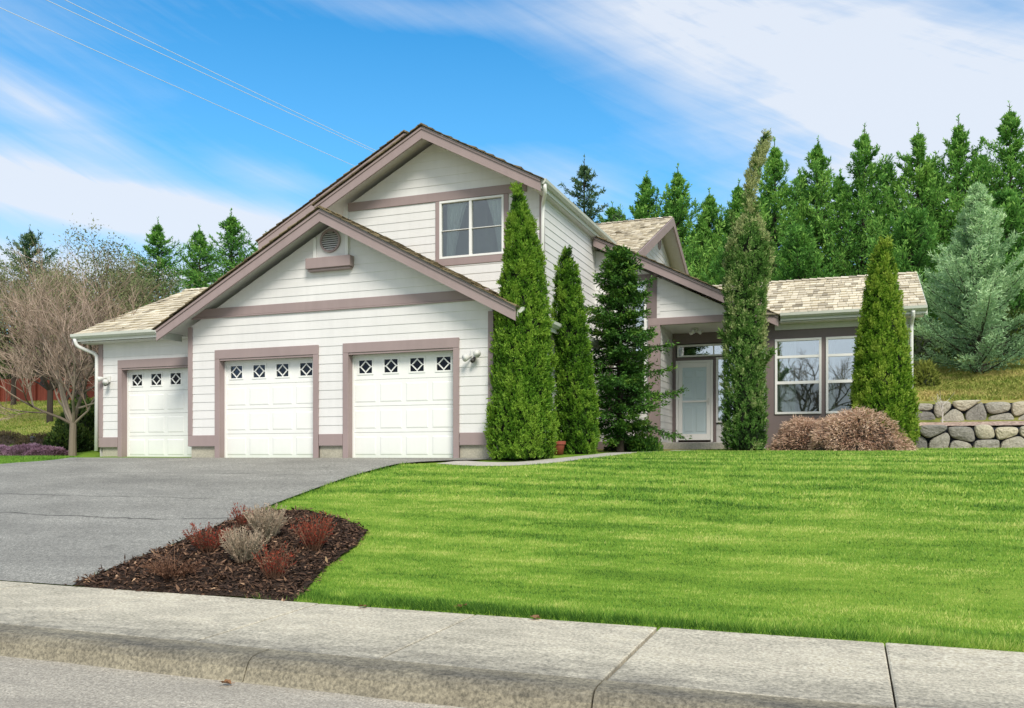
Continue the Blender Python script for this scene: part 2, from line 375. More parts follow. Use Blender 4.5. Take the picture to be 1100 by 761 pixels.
def sheet(name, xs, ys, zf, mat, smooth=True, kind='structure'):
    X, Y = np.meshgrid(xs, ys); Z = zf(X, Y); n = len(xs)
    f = np.array([(j * n + i, j * n + i + 1, (j + 1) * n + i + 1, (j + 1) * n + i) for j in range(len(ys) - 1) for i in range(n - 1)])
    o = link_mesh(name, np.stack([X.ravel(), Y.ravel(), Z.ravel()], -1), f, None, mat, smooth=smooth); return tag(o, kind=kind)
sheet('road', np.array([-200, -30, 30, 200.]), np.array([-9, 0, 5.16]), lambda X, Y: 0 * X + .0 + .02 * sstep(5, -2, Y) * 0, M['road'])

# sidewalk slabs between tooled joints, and the rolled kerb in front of them
JX = [-60, -45, -30, -20, -15.5, -13.6, -11.8, -10.0, -8.4, -6.6, -4.72, -3.1, -1.46, .25, 1.9, 3.55, 5.2, 6.9, 8.6, 12, 20, 35, 60]
sw = MB(); kb = MB()
for a, b in zip(JX[:-1], JX[1:]):
    g2 = .016 if abs(b + 1.46) < .01 else .006; g1 = .016 if abs(a + 1.46) < .01 else .006
    dz = .004 * random.uniform(-1, 1)
    prof = [(5.44, .120), (5.452, .166), (5.47, .172 + dz), (7.17, .196 + dz), (7.185, .190), (7.19, .02)]
    n = len(prof)
    vs = [(x, y, z) for x in (a + g1, a + g1 + .012, b - g2 - .012, b - g2) for y, z in [(p[0], p[1] - (.006 if x in (a + g1, b - g2) else 0)) for p in prof]]
    fs = [(c * n + i, (c + 1) * n + i, (c + 1) * n + i + 1, c * n + i + 1) for c in range(3) for i in range(n - 1)]
    fs += [tuple(range(n)), tuple(range(4 * n - 1, 3 * n - 1, -1))]
    sw.add(vs, fs)
KX = [-60, -30, -17, -12.6, -8.4, -4.0, -1.46, 3.0, 7.4, 12, 30, 60]
for a, b in zip(KX[:-1], KX[1:]):
    cols = np.linspace(a + .006, b - .006, max(2, int((b - a) / .25)) if b < 20 and a > -20 else 2)
    n = 8; vs = []
    for x in cols:
        w = .008 * sin(x * 3.1) + .005 * sin(x * 7.7 + 1) + random.uniform(-.003, .003); c = random.uniform(-.004, .004)
        vs += [(x, 5.10, -.02), (x, 5.125 + w, .012), (x, 5.165 + w * .6, .100 + c), (x, 5.19 + w * .4, .137 + c), (x, 5.225, .160 + c), (x, 5.28, .170), (x, 5.438, .172), (x, 5.438, .05)]
    fs = [(c * n + i, (c + 1) * n + i, (c + 1) * n + i + 1, c * n + i + 1) for c in range(len(cols) - 1) for i in range(n - 1)]
    fs += [tuple(range(n)), tuple(range(len(vs) - 1, len(vs) - n - 1, -1))]
    kb.add(vs, fs)
tag(obj('sidewalk', sw, M['sidewalk']), kind='structure')
tag(obj('kerb', kb, M['kerb'], smooth=False), kind='structure')
tag(part('joint_bed', None, M['soil'], [(-60, 60, 5.29, 7.17, .0, .125)]), kind='structure')

# driveway: straight right edge, flaring at the garage; planting bed and lawn lie to its right
DY = [7.2, 7.6, 8.2, 9, 10, 11, 12, 12.8, 13.4, 14.0, 14.3, 14.6, 14.85, 15.0, 15.29]
DR = [-7.86, -7.88, -7.9, -7.92, -7.95, -7.98, -7.96, -7.92, -7.86, -7.76, -7.66, -7.4, -6.95, -6.4, -6.2]
def drive_right(y): return np.interp(y, DY, DR)
DL = [-26, -26, -26, -26, -26, -25, -23, -20.5, -18.6, -17.4, -17.0, -16.75, -16.7, -16.72, -16.75]
m = MB(); nD = 36; vs = []
yy = np.unique(np.concatenate([np.array(DY), np.arange(7.2, 15.29, .25)]))
for y in yy:
    l, r = float(np.interp(y, DY, DL)), float(drive_right(y))
    for i in range(nD):
        x = l + (r - l) * i / (nD - 1); z = h(x, y) + .035
        if y < 7.25: z = .199
        vs.append((x, y, z))
fs = [(j * nD + i, j * nD + i + 1, (j + 1) * nD + i + 1, (j + 1) * nD + i) for j in range(len(yy) - 1) for i in range(nD - 1)]
m.add(vs, fs)
# the apron strip under the bay door, which is set back
m.add([(-16.75, 15.285, h(-15, 15.29) + .036), (-13.36, 15.285, h(-15, 15.29) + .036), (-13.36, 16.2, 1.545), (-16.75, 16.2, 1.545)], [(0, 1, 2, 3)])
tag(obj('driveway', m, M['driveway'], smooth=True), kind='structure')

# concrete walkway from the driveway round to the porch
wp = [(-6.9, 14.75), (-6.2, 14.42), (-5.4, 14.45), (-4.85, 15.1), (-4.55, 16.2), (-4.2, 18), (-3.9, 20), (-3.7, 21.6)]
m = MB(); vs = []
from bisect import bisect
wps = []
for i in range(len(wp) - 1):
    for k in range(6):
        f = k / 6; wps.append((wp[i][0] * (1 - f) + wp[i + 1][0] * f, wp[i][1] * (1 - f) + wp[i + 1][1] * f))
wps.append(wp[-1]); wps = np.array(wps)
for _ in range(6): wps[1:-1] = (wps[:-2] + wps[2:] + 2 * wps[1:-1]) / 4
for i, p in enumerate(wps):
    d = wps[min(i + 1, len(wps) - 1)] - wps[max(i - 1, 0)]; d /= np.linalg.norm(d); nrm = np.array((-d[1], d[0]))
    for w in (-.30, .30):
        q = p + nrm * w; vs.append((q[0], q[1], h(q[0], q[1]) + .016))
m.add(vs, [(2 * i, 2 * i + 1, 2 * i + 3, 2 * i + 2) for i in range(len(wps) - 1)])
tag(obj('walkway', m, M['walk'], smooth=True), kind='structure')

# mulch bed
BED = [(-7.87, 7.21), (-7.92, 9), (-7.97, 10.55), (-7.2, 10.62), (-6.3, 10.2), (-5.68, 9.7), (-5.45, 9.0), (-5.36, 8.3), (-5.02, 7.21)]
def inpoly(x, y, poly):
    x = np.asarray(x); y = np.asarray(y); c = np.zeros(x.shape, bool); n = len(poly)
    for i in range(n):
        x1, y1 = poly[i]; x2, y2 = poly[(i + 1) % n]
        if y1 == y2: continue
        c ^= ((y1 > y) != (y2 > y)) & (x < (x2 - x1) * (y - y1) / (y2 - y1) + x1)
    return c
def edge_dist(x, y, poly):
    d = np.full(np.shape(x), 9.)
    for i in range(len(poly)):
        a = np.array(poly[i]); b = np.array(poly[(i + 1) % len(poly)]); ab = b - a
        t = np.clip(((x - a[0]) * ab[0] + (y - a[1]) * ab[1]) / (ab @ ab), 0, 1)
        d = np.minimum(d, np.hypot(x - a[0] - t * ab[0], y - a[1] - t * ab[1]))
    return d
def bedz(x, y): return H(x, y) + .03 + .075 * sstep(0, .7, edge_dist(x, y, BED)) + .03 * (vnoise2(x, y, 4, 4, 5) - .5)
gx, gy = np.meshgrid(np.linspace(-8, -5, 76), np.linspace(7.2, 10.7, 88))
gz = bedz(gx.ravel(), gy.ravel()); inside = inpoly(gx.ravel(), gy.ravel(), BED)
idx = np.arange(gx.size).reshape(gx.shape)
q = np.stack([idx[:-1, :-1], idx[:-1, 1:], idx[1:, 1:], idx[1:, :-1]], -1).reshape(-1, 4)
q = q[inside[q].sum(1) >= 2]
tag(link_mesh('planting_bed', np.stack([gx.ravel(), gy.ravel(), gz], -1), q, None, M['soil'], smooth=True), kind='structure')

def leaf_quads(c, d, n, length, width, taper=.35, curl=None):
    """one four-cornered leaf per centre: d = direction, n = rough normal"""
    d = d / (np.linalg.norm(d, axis=1, keepdims=True) + 1e-9)
    s = np.cross(d, n); s /= (np.linalg.norm(s, axis=1, keepdims=True) + 1e-9)
    L = np.asarray(length).reshape(-1, 1); W = np.asarray(width).reshape(-1, 1)
    v = np.stack([c - s * W * .3, c + d * L * .45 - s * W * .5, c + d * L, c + d * L * .45 + s * W * .5], 1)
    N = len(c); f = np.arange(N * 4).reshape(N, 4)
    return v.reshape(-1, 3), f
def rnd_dirs(n, rs=RS):
    a = rs.normal(size=(n, 3)); return a / np.linalg.norm(a, axis=1, keepdims=True)

# bark chips on the bed (uncountable)
N = 16000
cx = RS.uniform(-8, -4.95, N); cy = RS.uniform(7.2, 10.7, N); k = inpoly(cx, cy, BED); cx, cy = cx[k], cy[k]; N = len(cx)
cx = cx + RS.normal(0, .045, N); cy = np.maximum(7.16, cy + RS.normal(0, .045, N)); ins = inpoly(cx, cy, BED)
c = np.stack([cx, cy, np.where(ins, bedz(cx, cy), np.maximum(H(cx, cy) + .037, .203)) + RS.uniform(.0, .03, N) * np.where(ins, 1, .3)], -1)
d = rnd_dirs(N); d[:, 2] *= .35
v, f = leaf_quads(c, d, np.array([[0, 0, 1.]]) + .7 * rnd_dirs(N), RS.uniform(.03, .10, N), RS.uniform(.012, .032, N))
tag(link_mesh('bark_mulch', v, f, np.repeat(np.clip(RS.beta(1.6, 2.8, N), 0, 1), 4), M['chips']), 'dark brown bark chips covering the wedge of planting bed between driveway and lawn', 'bark mulch', kind='stuff')

# ------------------------------------------------------------------ lawn blades
def lawn_mask(x, y):
    ok = (x > drive_right(y) - .02 + .03 * np.sin(y * 9)) & (y > 7.2) & (y < 22.2) & ~inpoly(x, y, BED)
    dd = np.full(x.shape, 9.)
    for p in wps: dd = np.minimum(dd, np.hypot(x - p[0], y - p[1]))
    ok &= dd > .27
    xl = np.interp(y, [14, 14.4, 15.1, 16.2, 18, 20, 21.6, 22.2], [-9, -5.6, -4.85, -4.5, -4.2, -3.9, -3.7, -2.3])
    ok &= (y < 14.4) | (x > xl)
    return ok
def blades(regions):
    V = []; T = []
    for (x0, x1, y0, y1, dens, ln, wd) in regions:
        n = int((x1 - x0) * (y1 - y0) * dens); x = RS.uniform(x0, x1, n); y = RS.uniform(y0, y1, n)
        k = lawn_mask(x, y); x, y = x[k], y[k]; n = len(x)
        stripe = .5 + .5 * np.sin((y + .10 * x + .5 * vnoise2(x, y, .35, .5, 2)) * 2 * pi / .62)
        streak = vnoise2(x, y, .55, 2.6, 8); patch = vnoise2(x, y, .6, .8, 9); pt2 = vnoise2(x, y, 2.6, 5.2, 12); p3 = vnoise2(x, y, 4.5, 15, 13)
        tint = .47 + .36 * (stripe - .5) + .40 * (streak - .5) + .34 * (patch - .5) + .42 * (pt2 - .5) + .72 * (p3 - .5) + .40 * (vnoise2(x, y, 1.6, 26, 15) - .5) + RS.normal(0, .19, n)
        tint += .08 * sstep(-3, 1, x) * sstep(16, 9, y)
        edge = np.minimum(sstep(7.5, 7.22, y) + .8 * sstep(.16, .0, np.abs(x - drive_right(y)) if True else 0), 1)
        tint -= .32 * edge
        L = ln * RS.uniform(.6, 1.25, n) * (.85 + .5 * pt2) * (1 + .9 * edge)
        ang = RS.uniform(0, 2 * pi, n); lean = RS.uniform(.15, .85, n)
        # mower lean alternates with the stripes
        dx = np.cos(ang) * lean + .35 * (stripe - .5); dy = np.sin(ang) * lean * .8 - .25 * edge
        base = np.stack([x, y, H(x, y) - .004], -1)
        tip = base + np.stack([dx * L, dy * L, L * np.sqrt(np.clip(1 - .6 * lean ** 2, .2, 1))], -1)
        a2 = RS.uniform(0, pi, n); sd = np.stack([np.cos(a2), np.sin(a2) * .4, 0 * x], -1) * (wd * RS.uniform(.7, 1.3, n))[:, None] * .5
        V.append(np.stack([base - sd, base + sd, tip], 1)); T.append(np.repeat(np.clip(tint, 0, 1), 3))
    V = np.concatenate(V).reshape(-1, 3); T = np.concatenate(T)
    return V, np.arange(len(V)).reshape(-1, 3), T
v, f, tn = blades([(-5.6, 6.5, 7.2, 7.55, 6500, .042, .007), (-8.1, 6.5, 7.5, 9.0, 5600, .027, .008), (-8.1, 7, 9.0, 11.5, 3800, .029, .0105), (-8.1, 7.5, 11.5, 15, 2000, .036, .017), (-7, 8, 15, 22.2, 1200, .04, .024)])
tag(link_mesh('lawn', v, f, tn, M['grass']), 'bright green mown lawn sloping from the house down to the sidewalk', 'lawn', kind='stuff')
# strip of grass along the driveway's far left side
n = 26000
x = RS.uniform(-24, -16.6, n); y = RS.uniform(14, 17.6, n); k = (x < np.interp(y, DY, DL) - .05) | (y > 15.4); k &= (y < 15.5 + .55 * (vnoise2(x, y, .5, .2, 4)) + .05 * (-16 - x)) & (x < -16.95); x, y = x[k], y[k]; n = len(x)
base = np.stack([x, y, H(x, y)], -1); L = RS.uniform(.03, .07, n)
tip = base + np.stack([RS.normal(0, .5, n) * L, RS.normal(0, .5, n) * L, L], -1); sd = np.stack([np.full(n, .014), 0 * x, 0 * x], -1)
tag(link_mesh('grass_strip', np.stack([base - sd, base + sd, tip], 1).reshape(-1, 3), np.arange(3 * n).reshape(-1, 3), np.repeat(np.clip(.32 + .3 * (vnoise2(x, y, 1, 2, 6) - .5) + RS.normal(0, .12, n), 0, 1), 3), M['grass']), 'narrow strip of green grass beside the far left edge of the driveway', 'grass', kind='stuff')
# rough yellowing grass on the two banks
def bank(name, x0, x1, y0, y1, n, t0, label):
    x = RS.uniform(x0, x1, n); y = RS.uniform(y0, y1, n)
    if 'left' in label: k = x < -17.2
    else: k = x > 1.7
    x, y = x[k], y[k]; n = len(x); base = np.stack([x, y, H(x, y) - .01], -1)
    L = RS.uniform(.05, .11, n); tip = base + np.stack([RS.normal(0, .6, n) * L, RS.normal(0, .6, n) * L, L], -1)
    w = .03 * RS.uniform(.6, 1.3, n); sd = np.stack([w, 0 * x, 0 * x], -1)
    t = t0 + .55 * (vnoise2(x, y, .7, 1.3, 21) - .5) + .4 * (vnoise2(x, y, 2, 3, 22) - .5) + RS.normal(0, .12, n)
    if 'left' in label: t -= .45 * sstep(21.0, 18.5, y)
    m_ = M['grass_bank']
    tag(link_mesh(name, np.stack([base - sd, base + sd, tip], 1).reshape(-1, 3), np.arange(3 * n).reshape(-1, 3), np.repeat(np.clip(t, 0, 1), 3), m_), label, 'grass', kind='stuff')
M['grass_bank'] = tinted('bank_grass_blades', [(0, (.075, .145, .015)), (.35, (.20, .235, .045)), (.65, (.36, .31, .10)), (1, (.46, .34, .15))], .7, .3)
bank('bank_grass', -44, -17.2, 18.2, 33, 60000, .42, 'yellow green grass bank rising to the red fence at the far left')
bank('bank_grass', 1.7, 9, 24.7, 31, 52000, .52, 'dry tan grass bank above the upper stone wall at right')

# ================================================================== HOUSE
HX = thing('house', 'two storey house with white lap siding, mauve trim, cedar shake roofs and three garage doors', 'house', (-9, 20, 1.54))
def zr(z): return z + ZC                      # z given relative to eye height
EXPO = .178
def lap_wall(o, sdir, nrm, left, right, zlist, holes=(), z_start=None, expo=EXPO, zmax=None, mat=None, label=None, parent=HX, name='wall'):
    """lap siding: sawtooth courses on the plane o + s*sdir (z up); left/right are functions z->s"""
    mb = MB(); sd = np.array(sdir, float); nn = np.array(nrm, float); o = np.array(o, float)
    z0, z1 = min(zlist), max(zlist); zs = set(zlist)
    zc = z0 if z_start is None else z_start - expo * math.ceil((z_start - z0) / expo)
    while zc < z1: zs.add(round(zc, 5)); zc += expo
    for hh in holes: zs |= {hh[2], hh[3]}
    zs = sorted(z for z in zs if z0 - 1e-6 <= z <= z1 + 1e-6)
    st = z0 if z_start is None else z_start
    for a, b in zip(zs[:-1], zs[1:]):
        if b - a < 1e-4: continue
        mid = (a + b) / 2; k = math.floor((mid - st) / expo); zb = st + k * expo
        off = lambda z: .003 + .010 * (1 - (z - zb) / expo)
        cuts = sorted([hh for hh in holes if hh[2] <= a + 1e-5 and hh[3] >= b - 1e-5])
        segs = []; ca, cb = left(a + 1e-6), left(b - 1e-6)
        for hh in cuts:
            segs.append((ca, cb, hh[0], hh[0])); ca = cb = hh[1]
        segs.append((ca, cb, right(a + 1e-6), right(b - 1e-6)))
        for (la, lb, ra, rb) in segs:
            if ra - la < 1e-4 and rb - lb < 1e-4: continue
            rb = max(rb, lb); ra = max(ra, la)
            P = lambda s, z, f: o + sd * s + nn * f + np.array((0, 0, z))
            mb.add([P(la, a, off(a)), P(ra, a, off(a)), P(rb, b, off(b)), P(lb, b, off(b))], [(0, 1, 2, 3)])
            if abs(a - zb) < 1e-4: mb.add([P(la, a, .001), P(ra, a, .001), P(ra, a, off(a)), P(la, a, off(a))], [(0, 1, 2, 3)])
    return obj(name, mb, mat or M['siding'], parent, label)
const = lambda c: (lambda z: c)

# slopes of the roofs
SL = .53
GR = (-9.74, 4.88)         # garage gable ridge (x, z rel)
YG = 15.3; YU = 18.2; YB = 20.5; YE = 22.5; XR = -6.27
def under(rx, rz, sl, drop): return (lambda z: rx - (rz - drop - (z - ZC)) / sl), (lambda z: rx + (rz - drop - (z - ZC)) / sl)
# --- garage front wall
gl, gr = under(*GR, SL, .20)
zev_l = ZC + GR[1] - .20 - SL * (GR[0] + 13.34); zev_r = ZC + GR[1] - .20 - SL * (-6.25 - GR[0])
L = lambda z: max(-13.34, gl(z)); R = lambda z: min(-6.25, gr(z))
ZS = zr(.2)
holes = [(-12.52, -10.18, 0, zr(2.06)), (-9.36, -7.05, 0, zr(2.06))]
holes = [(a, b, zr(.2), d) for a, b, c, d in holes]
lap_wall((0, YG, 0), (1, 0, 0), (0, -1, 0), L, R, [ZS, zev_l, zev_r, zr(4.66)], holes, z_start=zr(.443))
# bay front wall
YBY = 16.1
lap_wall((0, YBY, 0), (1, 0, 0), (0, -1, 0), const(-16.7), const(-13.34), [ZS, zr(2.95)], [(-16.0, -13.72, ZS, zr(2.06))], z_start=zr(.443), expo=.19)
# left side of bay + garage right side + house right side (side walls run along Y)
lap_wall((-16.7, 0, 0), (0, 1, 0), (-1, 0, 0), lambda z: 16.1 + max(0, (z - zr(2.85)) / .45), lambda z: 22.8 - max(0, (z - zr(2.85)) / .45), [1.5, zr(2.85), zr(4.4)])
lap_wall((XR, 0, 0), (0, 1, 0), (1, 0, 0), const(YG), const(YU), [ZS - .25, zr(2.75)], z_start=zr(.443))
lap_wall((XR, 0, 0), (0, 1, 0), (1, 0, 0), const(YU), const(36.0), [ZS - .25, zr(5.76)], z_start=zr(.443))
# upper front wall
ul, ur = under(-8.9, 7.364, SL, .20)
L = lambda z: max(-11.24, ul(z)); R = lambda z: min(XR, ur(z))
z1 = ZC + 7.164 - SL * (11.24 - 8.9); z2 = ZC + 7.164 - SL * (8.9 + XR)
lap_wall((0, YU, 0), (1, 0, 0), (0, -1, 0), L, R, [zr(2.8), z1, z2, zr(7.15)], [(-8.74, -7.16, zr(4.49), zr(5.82))], z_start=zr(4.3), expo=.19)
lap_wall((-11.24, 0, 0), (0, 1, 0), (-1, 0, 0), const(YU), const(YB), [zr(2.8), zr(5.9)], expo=.19)
# back body front wall at left
bl, br = under(-10.6, 8.265, SL, .22)
lap_wall((0, YB, 0), (1, 0, 0), (0, -1, 0), lambda z: max(-14.6, bl(z)), lambda z: min(-8, br(z)), [zr(1.6), ZC + 8.045 - SL * 4.0, zr(8.0)], expo=.19, label='recessed upper wall behind the front gable')
lap_wall((-14.6, 0, 0), (0, 1, 0), (-1, 0, 0), const(YB), const(36), [1.6, zr(5.7)], expo=.19)
lap_wall((0, 36, 0), (1, 0, 0), (0, 1, 0), const(-14.6), const(XR), [1.6, zr(5.7)], expo=.19)
# cross gable end wall (faces +X)
lap_wall((-6.2, 0, 0), (0, 1, 0), (1, 0, 0), lambda z: 30.3 - (zr(8.0) - z) / .44, lambda z: 30.3 + (zr(8.0) - z) / .44, [zr(5.2), zr(8.0)], expo=.19)
# entry front wall: left of porch, and the triangle above the beam
er = lambda z: -1.59 - (z - ZC - 3.39 + .30) / .504
ENT = lambda z: min(-4.54, er(z))
lap_wall((0, YE, 0), (1, 0, 0), (0, -1, 0), const(XR), ENT, [1.75, ZC + 3.39 - .30 + .504 * 2.95, zr(5.4)], [(-5.75, -4.9, zr(1.1), zr(4.52))], z_start=zr(.45))
lap_wall((0, YE, 0), (1, 0, 0), (0, -1, 0), const(-4.54), lambda z: max(-4.54, min(-1.95, er(z))), [zr(3.54), zr(4.57)], z_start=zr(3.54), label='triangle of siding above the porch beam')
# porch side walls and back wall
lap_wall((-4.54, 0, 0), (0, 1, 0), (1, 0, 0), const(YE), const(24.2), [zr(.36), zr(3.36)], z_start=zr(.36))
lap_wall((-2.0, 0, 0), (0, 1, 0), (-1, 0, 0), const(YE), const(24.2), [zr(.36), zr(3.36)], z_start=zr(.36))
lap_wall((0, 24.2, 0), (1, 0, 0), (0, -1, 0), const(-3.35), const(-2.0), [zr(.36), zr(.86)], z_start=zr(.36), label='short strip of siding under the sidelight')
part('wall', HX, M['mauve_dark'], [(-4.53, -4.44, 24.15, 24.25, zr(.36), zr(3.35)), (-3.42, -3.355, 24.15, 24.25, zr(.36), zr(2.605)), (-2.80, -2.01, 24.15, 24.25, zr(.862), zr(3.05)), (-4.44, -2.01, 24.15, 24.25, zr(3.06), zr(3.35)), (-4.44, -2.80, 24.16, 24.25, zr(2.61), zr(2.68))], 'dark mauve panel around the front door')
part('porch_ceiling', HX, M['soffit'], [(-4.53, -2.01, YE + .02, 24.2, zr(3.352), zr(3.42))])
# wing walls: front in dark mauve panel, ends in siding
part('wall', HX, M['mauve_dark'], [(-2.0, -1.70, YE, YE + .12, 1.7, zr(3.30)), (-1.70, .62, YE, YE + .12, zr(2.86), zr(3.08)), (-1.70, .62, YE, YE + .12, 1.7, zr(1.02)), (-.62, -.52, YE, YE + .12, zr(1.02), zr(2.86)), (.52, 1.28, YE, YE + .12, 1.7, zr(3.08))], 'dark mauve front panel around the wing windows')
part('frieze_board', HX, M['soffit'], [(-1.70, 1.28, YE - .03, YE + .10, zr(3.083), zr(3.31))])
lap_wall((1.28, 0, 0), (0, 1, 0), (1, 0, 0), lambda z: YE + max(0, (z - zr(3.2)) / .43), lambda z: 27.9 - max(0, (z - zr(3.2)) / .43), [1.7, zr(3.2), zr(4.35)])
lap_wall((0, 27.9, 0), (1, 0, 0), (0, 1, 0), const(XR), const(1.28), [1.9, zr(3.2)])
lap_wall((0, 22.8, 0), (1, 0, 0), (0, 1, 0), const(-16.7), const(-14.6), [1.6, zr(2.9)])

# --- foundation, skirt boards, corner boards, bands
part('foundation', HX, M['foundation'], [(-13.32, -12.62, YG + .03, YG + .4, 1.40, zr(.212)), (-10.07, -9.47, YG + .03, YG + .4, 1.40, zr(.212)), (-6.94, XR - .01, YG + .03, YG + .4, 1.40, zr(.212)), (-16.66, -16.12, YBY + .03, YBY + .4, 1.40, zr(.212)), (XR - .3, XR - .015, YG + .41, 36, 1.3, zr(.19)), (XR, -4.85, YE + .03, YE + .3, 1.4, zr(.15))], bev=.004)
part('skirt_board', HX, M['mauve'], [(-13.36, -12.634, YG - .035, YG + .02, zr(.207), zr(.443)), (-10.046, -9.494, YG - .035, YG + .02, zr(.207), zr(.443)), (-6.916, -6.23, YG - .035, YG + .02, zr(.207), zr(.443)), (-16.72, -16.144, YBY - .035, YBY + .02, zr(.207), zr(.443)), (-6.24, -4.84, YE - .035, YE + .02, zr(.1), zr(.38))], bev=.004)
part('trim_band', HX, M['mauve'], [(-13.26, -6.32, YG - .030, YG + .0, zr(2.975), zr(3.15)), (-13.26, -6.32, YG - .042, YG + .0, zr(2.94), zr(2.972))], 'long mauve band across the garage gable', bev=.004)
part('trim_band', HX, M['mauve'], [(-11.15, -6.62, YU - .034, YU, zr(5.82), zr(6.02))], 'mauve band under the upper gable', bev=.004)
part('corner_board', HX, M['mauve'], [(-13.365, -13.25, YG - .03, YG + .05, zr(.446), zr(2.78)), (-6.335, -6.225, YG - .03, YG + .05, zr(.446), zr(2.72)), (-16.725, -16.60, YBY - .03, YBY + .05, zr(.446), zr(2.74)), (-6.32, -6.22, YU - .03, YU + .06, zr(3.0), zr(5.75))], bev=.004)
part('corner_board', HX, M['siding'], [(-11.27, -11.14, YU - .03, YU + .05, zr(3.5), zr(5.86))], bev=.004)
part('corner_board', HX, M['gutter'], [(1.20, 1.30, YE - .03, YE + .05, 1.7, zr(3.08)), (-2.03, -1.93, YE - .028, YE - .001, 1.7, zr(3.08))], bev=.004)
part('porch_pillar', HX, M['mauve'], [(-4.84, -4.53, YE - .06, YE + .04, 1.62, zr(3.355))], 'broad mauve pillar at the left of the porch', bev=.005)
part('porch_beam', HX, M['mauve'], [(-4.84, -1.92, YE - .062, YE + .05, zr(3.358), zr(3.54))], 'mauve beam over the porch opening', bev=.005)
part('trim_panel', HX, M['mauve_dark'], [(-5.95, -5.77, YE - .034, YE, zr(1.0), zr(4.7)), (-4.88, -4.62, YE - .034, YE, zr(3.545), zr(4.7)), (-5.766, -4.884, YE - .034, YE, zr(4.55), zr(4.7))], 'mauve surround of the tall entry window')
part('porch_step', HX, M['walk'], [(-4.75, -2.0, 22.0, 22.42, 1.55, zr(.14)), (-4.55, -2.0, 22.43, 24.2, 1.55, zr(.345))], 'grey concrete porch step', bev=.02)

